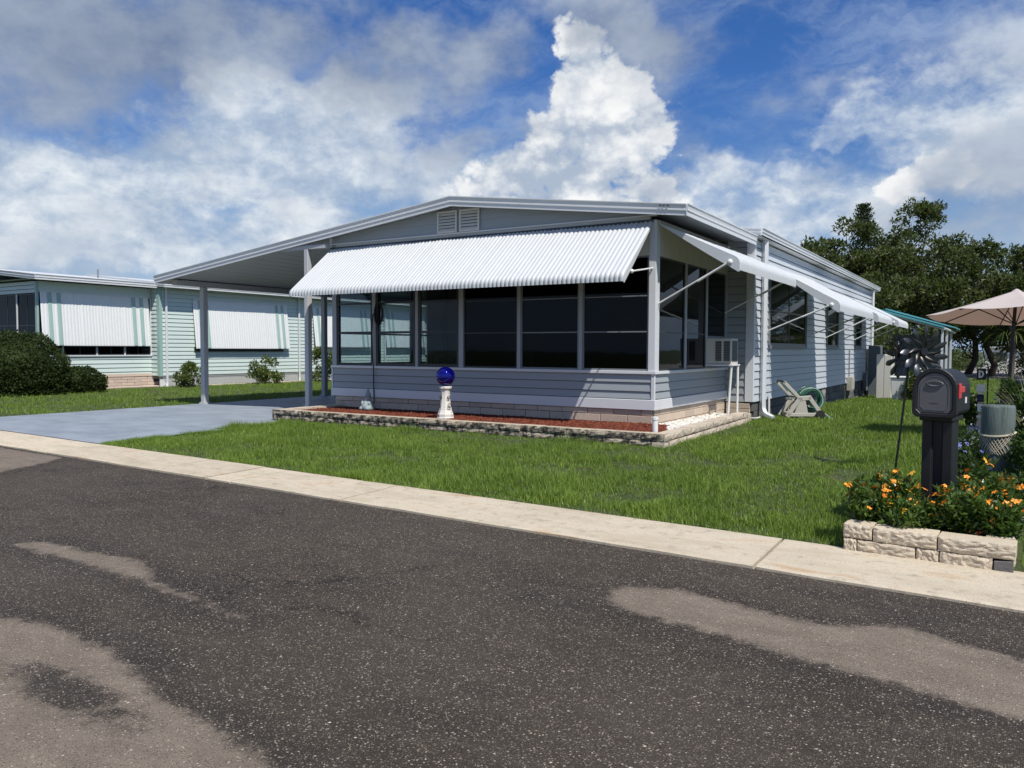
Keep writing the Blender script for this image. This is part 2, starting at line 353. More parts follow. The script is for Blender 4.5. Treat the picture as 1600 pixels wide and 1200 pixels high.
bn = t.node('ShaderNodeBump'); bn.inputs['Strength'].default_value = .2; bn.inputs['Distance'].default_value = .005
t.l.new(n3, bn.inputs['Height']); t.l.new(bn.outputs[0], b.inputs['Normal'])

# ------------------------------------------------------------------ mesh and object helpers
class MB:
    def __init__(s): s.v = []; s.f = []
    def add(s, vs, fs):
        k = len(s.v); s.v += [tuple(map(float, q)) for q in vs]; s.f += [tuple(i+k for i in f) for f in fs]; return s
    def box(s, x0, y0, z0, x1, y1, z1):
        return s.add([(x0,y0,z0),(x1,y0,z0),(x1,y1,z0),(x0,y1,z0),(x0,y0,z1),(x1,y0,z1),(x1,y1,z1),(x0,y1,z1)],
                     [(0,3,2,1),(4,5,6,7),(0,1,5,4),(1,2,6,5),(2,3,7,6),(3,0,4,7)])
    def prism(s, prof, axis, a, b):
        """closed 2-D outline extruded along an axis: 'x' (y,z), 'y' (x,z), 'z' (x,y)"""
        n = len(prof)
        def p(q, t): return (t, q[0], q[1]) if axis == 'x' else (q[0], t, q[1]) if axis == 'y' else (q[0], q[1], t)
        s.add([p(q, a) for q in prof]+[p(q, b) for q in prof],
              [tuple(range(n))[::-1], tuple(range(n, 2*n))]+[(i, (i+1) % n, n+(i+1) % n, n+i) for i in range(n)])
        return s
    def tube(s, pts, r, n=8, cap=True):
        pts = [Vector(p) for p in pts]; k = len(pts)
        rs = r if hasattr(r, '__len__') else [r]*k
        vs, fs = [], []
        ref = None
        for i, p in enumerate(pts):
            d = (pts[min(i+1, k-1)]-pts[max(i-1, 0)]).normalized()
            if ref is None: ref = Vector((0, 0, 1)) if abs(d.z) < .9 else Vector((1, 0, 0))
            a = d.cross(ref).normalized(); bb = a.cross(d).normalized(); ref = bb
            for j in range(n):
                t_ = 2*math.pi*j/n; vs.append(p+a*(math.cos(t_)*rs[i])+bb*(math.sin(t_)*rs[i]))
        for i in range(k-1):
            for j in range(n): fs.append((i*n+j, i*n+(j+1) % n, (i+1)*n+(j+1) % n, (i+1)*n+j))
        if cap: fs += [tuple(range(n))[::-1], tuple(range((k-1)*n, k*n))]
        return s.add(vs, fs)
    def lathe(s, prof, c=(0,0,0), n=24):
        vs = [(c[0]+r*math.cos(2*math.pi*j/n), c[1]+r*math.sin(2*math.pi*j/n), c[2]+z) for r, z in prof for j in range(n)]
        fs = [(i*n+j, i*n+(j+1) % n, (i+1)*n+(j+1) % n, (i+1)*n+j) for i in range(len(prof)-1) for j in range(n)]
        fs += [tuple(range(n))[::-1], tuple(range((len(prof)-1)*n, len(prof)*n))]
        return s.add(vs, fs)
    def ball(s, c, r, n=16, m_=10):
        prof = [(max(1e-4, math.sin(math.pi*i/m_)), -math.cos(math.pi*i/m_)) for i in range(m_+1)]
        rx, ry, rz = r if hasattr(r, '__len__') else (r, r, r)
        vs = [(c[0]+rx*q*math.cos(2*math.pi*j/n), c[1]+ry*q*math.sin(2*math.pi*j/n), c[2]+rz*z) for q, z in prof for j in range(n)]
        fs = [(i*n+j, i*n+(j+1) % n, (i+1)*n+(j+1) % n, (i+1)*n+j) for i in range(m_) for j in range(n)]
        return s.add(vs, fs)
    def mesh(s, name, mat, smooth=False):
        me = bpy.data.meshes.new(name); me.from_pydata(s.v, [], s.f); me.update()
        if mat: me.materials.append(MATS[mat])
        if smooth: me.polygons.foreach_set('use_smooth', [True]*len(me.polygons))
        return me
def bevel(me, w=.006, seg=1):
    bm = bmesh.new(); bm.from_mesh(me)
    bmesh.ops.bevel(bm, geom=[e for e in bm.edges if len(e.link_faces) == 2 and e.calc_face_angle(0) > .5], offset=w, segments=seg, affect='EDGES', clamp_overlap=True)
    bm.to_mesh(me); bm.free(); return me
def fixn(me):
    bm = bmesh.new(); bm.from_mesh(me); bmesh.ops.recalc_face_normals(bm, faces=bm.faces); bm.to_mesh(me); bm.free(); return me
def tag(o, label=None, cat=None, group=None, kind=None):
    if label: o['label'] = label
    if cat: o['category'] = cat
    if group: o['group'] = group
    if kind: o['kind'] = kind
    return o
def empty(name, loc, label=None, cat=None, group=None, rz=0, kind=None):
    o = bpy.data.objects.new(name, None); COL.objects.link(o); o.location = loc; o.rotation_euler = (0, 0, rz)
    o.empty_display_size = .2
    return tag(o, label, cat, group, kind)
def base_of(o):
    v = Vector((0, 0, 0))
    while o is not None: v += Vector(o.location); o = o.parent
    return v
def part(name, me, parent=None, at=None, world=True, rot=None):
    """link a mesh (or MB with material already applied) as a child; world=True: its vertices / location are scene coordinates"""
    o = bpy.data.objects.new(name, me); COL.objects.link(o)
    if parent is not None:
        o.parent = parent
        off = base_of(parent) if world else Vector((0, 0, 0))
        o.location = Vector(at or (0, 0, 0))-off
    elif at: o.location = at
    if rot: o.rotation_euler = rot
    return o
def P(name, mb, mat, parent=None, smooth=False, bev=0, **kw):
    me = mb.mesh(name, mat, smooth)
    if bev: bevel(me, bev)
    return part(name, me, parent, **kw)
def np_mesh(name, V, F, mat, smooth=False):
    """V (n,3) float, F (m,k) int with k = 3 or 4"""
    me = bpy.data.meshes.new(name); n, k = F.shape
    me.vertices.add(len(V)); me.vertices.foreach_set('co', np.ascontiguousarray(V, dtype=np.float32).ravel())
    me.loops.add(n*k); me.loops.foreach_set('vertex_index', np.ascontiguousarray(F, dtype=np.int32).ravel())
    me.polygons.add(n); me.polygons.foreach_set('loop_start', np.arange(0, n*k, k, dtype=np.int32))
    me.polygons.foreach_set('loop_total', np.full(n, k, dtype=np.int32))
    if smooth: me.polygons.foreach_set('use_smooth', np.ones(n, dtype=bool))
    me.update(); me.validate()
    me.materials.append(MATS[mat]); return me
def sm(a, b, x):
    t_ = np.clip((x-a)/(b-a), 0, 1); return t_*t_*(3-2*t_)
def ground(x, y):
    x = np.asarray(x, float); y = np.asarray(y, float)
    left = np.interp(x, [-30, -20, -13.3, -7], [.12, .10, .02, .030])+0*y
    right = np.interp(y, [-6.3, -5.6, -2, 3, 10, 20, 60], [.024, .045, .115, .09, 0, -.2, -.3])+0*x
    k = sm(-8.5, -5.5, x)
    z = left*(1-k)+right*k
    e_ = sm(-.52, .06, y+6.94+.049*(x-1.0)-.9)
    z = z*e_+(1-e_)*(-.08)
    far = sm(60, 140, np.hypot(x, y)); return z*(1-far)+(-.3)*far
def noise2(x, y, s, seed=0):
    """cheap smooth value noise in 0..1"""
    r = np.random.default_rng(seed); G = r.random((64, 64))
    X = np.asarray(x)*s; Y = np.asarray(y)*s
    xi = np.floor(X).astype(int); yi = np.floor(Y).astype(int); fx = X-xi; fy = Y-yi
    fx = fx*fx*(3-2*fx); fy = fy*fy*(3-2*fy)
    g = lambda a, b_: G[a % 64, b_ % 64]
    return (g(xi, yi)*(1-fx)+g(xi+1, yi)*fx)*(1-fy)+(g(xi, yi+1)*(1-fx)+g(xi+1, yi+1)*fx)*fy

# ------------------------------------------------------------------ setting: terrain, road, kerb, drive, far road
def axis_pts(lo, hi, a, b, step, n):
    mid_ = np.arange(a, b+1e-6, step)
    l = a-np.geomspace(.5, a-lo, n)[::-1]; r_ = b+np.geomspace(.5, hi-b, n)
    return np.concatenate([l, mid_, r_])
gx = axis_pts(-900, 900, -26, 9, .5, 16); gy = axis_pts(-500, 1500, -9, 30, .15, 18)
GX, GY = np.meshgrid(gx, gy, indexing='ij')
V = np.stack([GX.ravel(), GY.ravel(), ground(GX, GY).ravel()], 1)
ny = len(gy); ii, jj = np.meshgrid(np.arange(len(gx)-1), np.arange(ny-1), indexing='ij')
a0 = (ii*ny+jj).ravel()
F = np.stack([a0, a0+ny, a0+ny+1, a0+1], 1)
tag(part('ground', np_mesh('ground', V, F, 'lawn_ground', True)), kind='structure')

def kerb_y(x): return -6.94-.049*(np.asarray(x)-1.0)     # road side edge of the kerb: runs almost along the house front
rx = np.arange(-14, 9, .07); ry = np.linspace(0, 1, 150)
RX, RT = np.meshgrid(rx, ry, indexing='ij')
RY = kerb_y(RX)-.004+(-14.5-kerb_y(RX))*RT
def sdist(poly, X, Y):
    pts = np.array(poly); d = np.full(X.shape, 1e9); ins = np.zeros(X.shape, bool)
    for (x0, y0), (x1, y1) in zip(pts, np.roll(pts, -1, 0)):
        ex, ey = x1-x0, y1-y0; t_ = np.clip(((X-x0)*ex+(Y-y0)*ey)/(ex*ex+ey*ey+1e-12), 0, 1)
        d = np.minimum(d, np.hypot(X-x0-t_*ex, Y-y0-t_*ey))
        c_ = ((y0 > Y) != (y1 > Y)) & (X < (x1-x0)*(Y-y0)/(y1-y0+1e-12)+x0); ins ^= c_
    return np.where(ins, d, -d)
dryA = [(-14,-10.0),(-3,-10.25),(.186,-10.42),(.574,-10.335),(1.0,-10.36),(1.273,-10.385),(1.816,-10.532),(2.324,-10.609),(2.84,-10.694),(4.2,-10.95),(9,-11.3),(9,-14.6),(-14,-14.6)]
dryB = [(-1.55,-9.54),(-1.394,-9.327),(-.864,-9.342),(-.332,-9.262),(-.05,-9.33),(.271,-9.508),(.784,-9.60),(1.45,-9.69),(.75,-9.66),(-.162,-9.55),(-1.148,-9.56)]
dryC = [(2.99,-8.27),(3.0,-8.17),(2.924,-8.051),(3.019,-7.908),(3.309,-7.803),(3.626,-7.878),(3.912,-7.935),(4.28,-7.995),(4.582,-7.765),(4.904,-7.905),(5.187,-7.98),(7,-8.2),(9,-8.2),(9,-9.2),(7,-9.1),(5.173,-8.794),(4.811,-8.70),(4.392,-8.63),(3.886,-8.502),(3.467,-8.442),(3.23,-8.40)]
dryD = [(-14,-6.3),(-7.5,-6.6),(-6.1,-6.64),(-5.77,-7.1),(-5.437,-7.798),(-5.6,-9.2),(-14,-9.5)]
sdm = np.maximum.reduce([sdist(p, RX, RY) for p in (dryA, dryB, dryC, dryD)])
oval = np.hypot((RX-1.51)/.42, (RY+10.76+(RX-1.5)*.05)/.10)
sdm = np.minimum(sdm, (oval-1)*.10)
V = np.stack([RX.ravel(), RY.ravel(), np.zeros(RX.size)], 1)
n_ = len(ry); ii, jj = np.meshgrid(np.arange(len(rx)-1), np.arange(n_-1), indexing='ij'); a0 = (ii*n_+jj).ravel()
F = np.stack([a0, a0+1, a0+n_+1, a0+n_], 1)
me = np_mesh('road', V, F, 'asphalt')
at_ = me.attributes.new('dry', 'FLOAT', 'POINT'); at_.data.foreach_set('value', sdm.ravel().astype(np.float32))
tag(part('road', me), kind='structure')
ext = MB()
for a_, b_ in ((-300, -14), (9-.07+.02, 300)):
    ext.add([(a_, float(kerb_y(a_)), -.002), (a_, -14.5, -.002), (b_, -14.5, -.002), (b_, float(kerb_y(b_)), -.002)], [(0, 1, 2, 3)])
tag(P('road_stretch', ext, 'asphalt'), kind='structure')

kerb = tag(empty('kerb', (0, -6.4, 0)), kind='structure')
js = [-60, -48, -42, -36, -30, -24, -18, -13.5, -10.3, -6.75, -3.98, -2.88, -2.42, -.59, 3.597, 7.7, 14, 24, 40, 80]
for k in range(len(js)-1):
    x0, x1 = js[k]+.012, js[k+1]-.012
    nseg = max(2, int((x1-x0)/.35)) if x1 < 20 and x0 > -20 else 2
    mb = MB(); xs = np.linspace(x0, x1, nseg+1)
    rows = [(0, -.09), (0, .018), (.03, .026), (.45, .030), (.86, .040), (.90, .034), (.90, -.09)]
    h = (noise2(js[k], 1, 3, 5)-.5)*.010
    vs = []
    for x_ in xs:
        for w, z_ in rows:
            j_ = (noise2(x_, w, 4.0, 3)-.5)*.025 if w < .05 else 0
            vs.append((x_, float(kerb_y(x_))+w+j_, z_+(h if z_ > 0 else 0)))
    R_ = len(rows); fs = [(i*R_+q, (i+1)*R_+q, (i+1)*R_+q+1, i*R_+q+1) for i in range(nseg) for q in range(R_-1)]
    fs += [tuple(range(R_)), tuple(range(nseg*R_, nseg*R_+R_))[::-1]]
    mb.add(vs, fs); P('slab', mb, 'concrete', kerb)
# painted drive under the carport
dxs = np.linspace(-13.3, -6.75, 20); dys = np.linspace(-6.0, 14, 50)
DX, DY = np.meshgrid(dxs, dys, indexing='ij')
edge_j = np.where(DX > -6.8, (noise2(DX, DY, 2.0, 9)-.5)*.15, 0)
DY0 = (kerb_y(DX)+.895)+(DY+6.0)/20.0*(14-(kerb_y(DX)+.895))
DZ = .042+.052*sm(-13.3, -7.6, DX)*sm(0, 1.8, DY0-kerb_y(DX)-1.0)
V = np.stack([(DX+edge_j).ravel(), DY0.ravel(), DZ.ravel()], 1); n_ = 50
ii, jj = np.meshgrid(np.arange(19), np.arange(49), indexing='ij'); a0 = (ii*n_+jj).ravel()
F = np.stack([a0, a0+n_, a0+n_+1, a0+1], 1)
tag(part('driveway', np_mesh('driveway', V, F, 'painted_drive', True)), kind='structure')
fr_ = MB().add([(-1, 46, -.245), (30, 44, -.245), (30, 92, -.245), (4.0, 92, -.245), (-1, 70, -.245)], [(0, 1, 2, 3, 4)])
vary('far_asphalt', (.30, .27, .25), .9, .1, .5)
tag(P('far_road', fr_, 'far_asphalt'), kind='structure')

# ------------------------------------------------------------------ shared builders for the two homes
def copies(name, me, parent, spots):
    for s_ in spots: part(name, me, parent, at=s_)
def lap_board(name, L, h, axis, mat, t0=.007, t1=.027):
    """one lap of siding: thin at the top, proud at the bottom; runs along +x (facing -y) or +y (facing +x)"""
    g = .016 if h > .12 else .012          # open shadow gap under each lap
    sg = -1 if axis == 'x' else 1
    pr = [(.004*sg, g), (t1*sg, g-.004), ((t1-.001)*sg, g+.010), (t0*sg, h-.001), (0, h-.001)]
    mb = MB().prism(pr, axis, 0, L)
    return fixn(mb.mesh(name, mat))
def ribbed_sheet(prof, axis, a, b, pitch, amp, mat, name='sheet', power=1.0):
    """sheet of interlocked rounded slats: profile (out, z) swept along axis; bulges run down the profile"""
    n = int(round((b-a)/pitch)); per = 6; ts = np.linspace(a, b, n*per+1)
    pr = np.array(prof, float); d = np.gradient(pr, axis=0); d /= np.linalg.norm(d, axis=1)[:, None]
    nr = np.stack([-d[:, 1], d[:, 0]], 1)
    if nr[1][1] < 0: nr = -nr
    ph = np.abs(np.sin(np.pi*(ts-a)/((b-a)/n)))**power*amp
    slat = np.minimum(((ts-a)/((b-a)/n)).astype(int), n-1); jit = np.random.default_rng(n).normal(0, .0022, n)[slat]+.004*np.sin(ts*1.7+n)
    ph = ph+jit
    O = pr[None, :, 0]+nr[None, :, 0]*ph[:, None]; Z = pr[None, :, 1]+nr[None, :, 1]*ph[:, None]
    T = np.repeat(ts[:, None], len(pr), 1)
    V = np.stack([T.ravel(), -O.ravel(), Z.ravel()], 1) if axis == 'x' else np.stack([O.ravel(), T.ravel(), Z.ravel()], 1)
    k = len(pr); ii, jj = np.meshgrid(np.arange(len(ts)-1), np.arange(k-1), indexing='ij'); a0 = (ii*k+jj).ravel()
    F = np.stack([a0, a0+k, a0+k+1, a0+1], 1)
    me = np_mesh(name, V, F, mat, True); return me
def lip_profile(o0, z0, o1, z1, r=.13, n=7, tail=.06):
    """straight slope from the wall that rolls over to a hanging lip"""
    o1a, zt = o1, z1+tail+r
    sl = math.atan2(z0-zt, o1-r*.6-o0)
    pts = [(o0, z0)]
    cx_, cz_ = o1-r, None
    # arc starts tangent to the slope
    a0 = math.pi/2-sl
    sx_ = o1-r+r*math.cos(a0); k = (z0-(z1+tail))/max(1e-6, 1)
    cz_ = z1+tail
    sz = cz_+r*math.sin(a0)
    for t_ in (.33, .66): pts.append((o0+(sx_-o0)*t_, z0+(sz-z0)*t_))
    for i in range(n+1):
        a_ = a0*(1-i/n); pts.append((o1-r+r*math.cos(a_), cz_+r*math.sin(a_)))
    pts.append((o1-.004, z1))
    return pts
def awning_end(pr, axis, pos, mat, depth=.16):
    """sheet-metal cheek that closes the end of an awning: follows the slope, deeper towards the lip"""
    tot = pr[-1][0]-pr[0][0]
    low = [(o, max(z-.02-depth*min(1, (o-pr[0][0])/tot*1.15), pr[-1][1]-.02)) for o, z in pr[:-1]]
    o_ = pr+low[::-1]
    mb = MB()
    if axis == 'x': mb.prism([(-q[0], q[1]) for q in o_], 'x', pos-.004, pos+.004)
    else: mb.prism(o_, 'y', pos-.004, pos+.004)
    return fixn(mb.mesh('awning_end', mat))
def louver_vent(parent, x0, x1, z0, z1, y):
    fr = MB().box(x0, y-.03, z0, x0+.035, y, z1).box(x1-.035, y-.03, z0, x1, y, z1).box(x0+.035, y-.03, z0, x1-.035, y, z0+.035).box(x0+.035, y-.03, z1-.035, x1-.035, y, z1)
    v = P('vent', fr, 'cream_panel', parent)
    P('vent_back', MB().box(x0+.03, y-.004, z0+.03, x1-.03, y-.001, z1-.03), 'grille_dark', v)
    n = 6; h = (z1-z0-.07)/n
    sl = fixn(MB().prism([(-.028, 0), (-.022, 0), (-.004, h*.80), (-.010, h*.80)], 'x', 0, x1-x0-.074).mesh('louver', 'cream_panel'))
    for i in range(n): part('louver', sl, v, at=(x0+.037, y, z0+.037+i*h))
def window_unit(parent, axis, a0, a1, z0, z1, pos, rails, fw=.04, fmat='dark_frame', gmat='dark_glass', out_=1, name='window', split=None):
    """frame with rails (one mesh) and its pane as a sub-part; axis 'x' faces -y, 'y' faces +x"""
    mb = MB()
    def bx(u0, v0, u1, v1, d0, d1):
        if axis == 'x': mb.box(u0, pos+min(-d0, -d1), v0, u1, pos+max(-d0, -d1), v1)
        else: mb.box(pos+min(d0*out_, d1*out_), u0, v0, pos+max(d0*out_, d1*out_), u1, v1)
    bx(a0, z0, a0+fw, z1, -.02, .02); bx(a1-fw, z0, a1, z1, -.02, .02)
    bx(a0+fw, z0, a1-fw, z0+fw, -.02, .02); bx(a0+fw, z1-fw, a1-fw, z1, -.02, .02)
    for zr, hh in rails: bx(a0+fw, zr, a1-fw, zr+hh, -.014, .015)
    if split: bx(split-.012, z0+fw, split+.012, z1-fw, -.012, .013)
    w = P(name, mb, fmat, parent)
    g = MB()
    if axis == 'x': g.box(a0+fw*.5, pos-.003, z0+fw*.5, a1-fw*.5, pos+.002, z1-fw*.5)
    else: g.box(pos-.003*out_, a0+fw*.5, z0+fw*.5, pos+.002*out_, a1-fw*.5, z1-fw*.5)
    P('pane', g, gmat, w)
    return w
FASCIA = [(0, 0), (-.012, 0), (-.016, .075), (-.030, .080), (-.030, .105), (-.022, .110), (-.034, .172), (-.046, .176), (-.046, .190), (0, .190)]
def fascia_run(p0, p1, outw, name, parent, mat='white_paint', hscale=1.0):
    """stepped sheet-metal fascia between two bottom points, profile pointing to outw (horizontal unit vector)"""
    p0, p1 = Vector(p0), Vector(p1); ow = Vector(outw)
    vs = [p+ow*(-a*1.0)+Vector((0, 0, b*hscale)) for p in (p0, p1) for a, b in FASCIA]
    n = len(FASCIA)
    mb = MB().add(vs, [tuple(range(n)), tuple(range(n, 2*n))[::-1]]+[(i, n+i, n+(i+1) % n, (i+1) % n) for i in range(n)])
    return part(name, fixn(mb.mesh(name, mat)), parent)
def elbow_pipe(x, y, z1, z0, d=(.0, -1), w=.065, kick=.28):
    """rectangular rain pipe with a curved foot that kicks out along d"""
    pts = [(x, y, z1), (x, y, z0+.28)]
    for i in range(1, 6):
        a_ = i/5*math.pi/2*.82; pts.append((x+d[0]*kick*.6*(1-math.cos(a_)), y+d[1]*kick*.6*(1-math.cos(a_)), z0+.28-.2*math.sin(a_)))
    pts.append((x+d[0]*kick, y+d[1]*kick, z0+.04))
    return MB().tube(pts, w*.62, 6)

# ------------------------------------------------------------------ the grey home in the middle
home = empty('mobile_home', (-3.8, 6, .1), 'grey sided mobile home with white corrugated awnings and glazed front porch', 'mobile home', 'mobile homes of the park')
AP, AZ, SL, SR = -4.109, 4.308, .1165, .1243      # ridge x, fascia bottom at the ridge, slopes to the left and right
def rz(x): return AZ-(AP-x)*SL if x < AP else AZ-(x-AP)*SR
YF, XR, XL = -.25, .635, -13.54
# walls of the porch (thin, behind the boards)
P('porch_wall', MB().box(-7.5, .005, .45, -.0, .06, 1.15).box(-.06, .06, .45, -.005, 4.1, 1.15).box(-7.495, .06, .45, -7.44, 4.1, 1.15), 'shed_grey', home)  # dark colour paints in the shade seen through the lap gaps
# front knee wall boards, side knee wall boards
bz = [(.688, .131), (.819, .154), (.973, .153)]
for z_, h in bz:
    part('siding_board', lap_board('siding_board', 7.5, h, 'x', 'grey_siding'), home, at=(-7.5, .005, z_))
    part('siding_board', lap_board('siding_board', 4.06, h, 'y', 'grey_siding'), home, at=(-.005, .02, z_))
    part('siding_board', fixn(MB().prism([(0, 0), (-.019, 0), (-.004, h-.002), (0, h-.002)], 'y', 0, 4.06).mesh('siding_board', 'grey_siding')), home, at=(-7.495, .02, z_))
P('skirt_board', MB().box(-7.53, -.045, .512, .045, .004, .688), 'white_trim', home, bev=.006)
P('skirt_board', MB().box(-.004, .005, .512, .045, 4.08, .688), 'white_trim', home, bev=.006)
P('sill', MB().box(-7.53, -.05, 1.128, .052, .05, 1.182), 'white_trim', home, bev=.005)
P('sill', MB().box(-.05, .051, 1.128, .052, 4.08, 1.180), 'white_trim', home, bev=.005)
P('sill', MB().box(-7.53, .051, 1.128, -7.44, 4.08, 1.180), 'white_trim', home, bev=.005)
P('corner_trim', MB().box(-.035, -.03, .689, .028, .02, 1.127), 'white_trim', home, bev=.004)
P('corner_trim', MB().box(-7.535, -.028, .689, -7.49, .02, 1.127), 'white_trim', home, bev=.004)
# brick skirt, stretcher bond
br = {}
def brick_me(L, h, d=.07, ax='x'):
    k = (round(L, 3), round(h, 3), ax)
    if k not in br:
        mb = MB().box(0, 0, 0, L, d, h) if ax == 'x' else MB().box(-d, 0, 0, 0, L, h)
        br[k] = bevel(mb.mesh('brick', 'tan_brick'), .006)
    return br[k]
P('brick_backing', MB().box(-7.4, .05, .05, -.05, .10, .51).box(-.10, .1, .05, -.05, 4.0, .51), 'soil', home)
for r_, (z_, h) in enumerate([(.415, .090), (.277, .130), (.139, .130)]):
    x = -7.42+(-.26 if r_ % 2 else 0); L = .505
    while x < -.03:
        a_, b_ = max(x, -7.42), min(x+L, -.02)
        if b_-a_ > .06: part('brick', brick_me(b_-a_, h), home, at=(a_, -.015+random.uniform(-.003, .003), z_))
        x += L+.010
    y = .065+(-.26 if r_ % 2 == 0 else 0)
    while y < 4.0:
        a_, b_ = max(y, .065), min(y+L, 4.05)
        if b_-a_ > .06: part('brick', brick_me(b_-a_, h, ax='y'), home, at=(-.02+.018+random.uniform(-.003, .003), a_, z_))
        y += L+.010
# windows of the porch front
posts = [(-7.5, -7.375), (-6.335, -6.242), (-5.168, -5.100), (-4.075, -3.964), (-2.723, -2.652), (-1.428, -1.357), (-.095, .03)]
WT = 3.15
for i, (a_, b_) in enumerate(posts):
    nm = 'corner_post' if i in (0, 6) else 'mullion'
    P(nm, MB().box(a_, -.03, 1.183, b_, .05, 3.74 if i in (0, 6) else WT), 'white_trim' if i == 6 else 'grey_trim', home, bev=.004)
for i in range(6):
    a_, b_ = posts[i][1]+.001, posts[i+1][0]-.001
    if i < 3: window_unit(home, 'x', a_, b_, 1.184, WT, .01, [(1.865, .045), (2.49, .04)], .055, 'dark_frame', 'glass')
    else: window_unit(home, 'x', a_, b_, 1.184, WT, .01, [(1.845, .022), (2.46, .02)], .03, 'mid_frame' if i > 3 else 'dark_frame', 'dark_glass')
P('header_panel', MB().box(-7.374, -.01, WT+.001, -.096, .05, 3.80), 'cream_panel', home)
# right side of the porch
sp = [(1.467, 1.57), (2.682, 2.78), (3.98, 4.08)]
P('mullion', MB().box(-.05, .051, 1.183, .028, .16, 3.74), 'white_trim', home, bev=.004)
for a_, b_ in sp: P('mullion', MB().box(-.05, a_, 1.183, .02, b_, WT), 'grey_trim', home, bev=.003)
window_unit(home, 'y', .161, 1.466, 1.183, WT, -.01, [(1.845, .02)], .03, 'dark_frame', 'dark_glass')
window_unit(home, 'y', 1.571, 2.681, 1.183, WT, -.01, [(1.845, .02)], .03, 'dark_frame', 'dark_glass')
window_unit(home, 'y', 2.781, 3.979, 1.80, WT, -.01, [], .03, 'mid_frame', 'dark_glass')
P('filler_panel', MB().box(-.04, 2.781, 1.183, .0, 3.979, 1.799), 'grey_siding', home)
pn = MB()
for k in range(20): pn.box(-.05, .161+k*.196, WT+.001, .012 if k % 2 else .008, .161+(k+1)*.196-.004, 3.74)
P('header_panel', pn, 'cream_panel', home)
# left side of the porch: clear glass, so that one looks through
for a_, b_ in ((.06, .14), (1.38, 1.46), (2.68, 2.76), (4.0, 4.08)): P('mullion', MB().box(-7.5, a_, 1.183, -7.43, b_, 3.6), 'grey_trim', home)
for a_, b_ in ((.141, 1.379), (1.461, 2.679), (2.761, 3.999)): window_unit(home, 'y', a_, b_, 1.183, WT, -7.46, [(1.865, .04)], .04, 'dark_frame', 'glass', -1)
P('header_panel', MB().box(-7.5, .141, WT+.001, -7.43, 3.999, 3.55), 'cream_panel', home)
# inside of the porch
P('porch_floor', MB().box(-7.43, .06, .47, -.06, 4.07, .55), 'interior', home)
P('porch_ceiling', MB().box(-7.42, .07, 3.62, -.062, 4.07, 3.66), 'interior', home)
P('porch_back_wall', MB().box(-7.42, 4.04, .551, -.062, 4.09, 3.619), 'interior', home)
P('porch_door', MB().box(-5.6, 4.00, .552, -4.7, 4.035, 2.6), 'interior_light', home)
rl = MB()
for k in range(9): rl.box(-7.2+k*.11, 3.0, .552, -7.18+k*.11, 3.02, 1.35-.02*k*0)
rl.box(-7.3, 2.99, 1.35, -6.2, 3.03, 1.39)
P('stair_rail', rl, 'black_metal', home)
# front wall between porch and body, and body walls
BX, BY0, BY1, BZ0, BZ1 = .58, 4.1, 21.35, .44, 3.86
P('body_wall', MB().box(-8.1, 4.1, BZ0, .555, 4.16, BZ1+.2).box(.50, 4.161, BZ0, .56, BY1, BZ1).box(-8.1, 4.161, BZ0, -8.04, BY1, BZ1).box(-8.1, BY1-.06, BZ0, .555, BY1-.001, BZ1), 'shed_grey', home)  # again dark, so the gaps between laps read as shade lines
pitch = .163
b1 = lap_board('siding_board', .41, pitch, 'x', 'grey_siding'); b2 = lap_board('siding_board', BY1-4.16-.12, pitch, 'y', 'pale_siding')
b3 = lap_board('siding_board', .6, pitch, 'x', 'grey_siding')
wins = [(5.35, 9.12, 1.66, 3.20, 7.25), (12.1, 13.85, 1.66, 3.0, None), (17.3, 18.55, 1.66, 3.0, None)]
for k in range(21):
    z_ = BZ0+k*pitch
    part('siding_board', b1, home, at=(.005, 4.098, z_))
    # side boards are cut at the windows
    cuts = [BY0+.06]+[v for w in wins for v in (w[0]-.05, w[1]+.05) if z_+pitch*.5 > w[2]-.03 and z_+pitch*.5 < w[3]+.05]+[BY1-.12]
    for q in range(0, len(cuts), 2):
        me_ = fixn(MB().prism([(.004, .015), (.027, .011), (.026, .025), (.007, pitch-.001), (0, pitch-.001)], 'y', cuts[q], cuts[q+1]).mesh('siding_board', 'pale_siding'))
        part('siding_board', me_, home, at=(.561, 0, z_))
    part('siding_board', b3, home, at=(-8.1, 4.098, z_))
P('corner_board', MB().box(.42, 4.06, .455, .595, 4.099, BZ1), 'white_trim', home, bev=.004)
P('corner_board', MB().box(.561, 4.1, .455, .590, 4.158, BZ1), 'white_trim', home)
P('corner_board', MB().box(.561, BY1-.118, .44, .592, BY1+.01, BZ1), 'white_trim', home)
for (a_, b_, z0, z1, sp_) in wins:
    w = window_unit(home, 'y', a_, b_, z0, z1, .575, [((z0+z1)/2, .03)], .05, 'mid_frame', 'dark_glass', split=sp_)
    P('window_frame', MB().box(.562, a_-.075, z0-.08, .625, b_+.075, z0-.001).box(.562, a_-.07, z0, .612, a_-.001, z1+.06).box(.562, b_+.001, z0, .612, b_+.07, z1+.06), 'mid_frame', w)
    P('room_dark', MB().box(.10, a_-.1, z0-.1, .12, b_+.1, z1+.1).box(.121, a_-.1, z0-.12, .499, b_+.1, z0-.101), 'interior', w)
    P('curtain', MB().box(.35, a_+.02, z0+(z1-z0)*.62, .37, b_-.02, z1), 'interior_light', w)
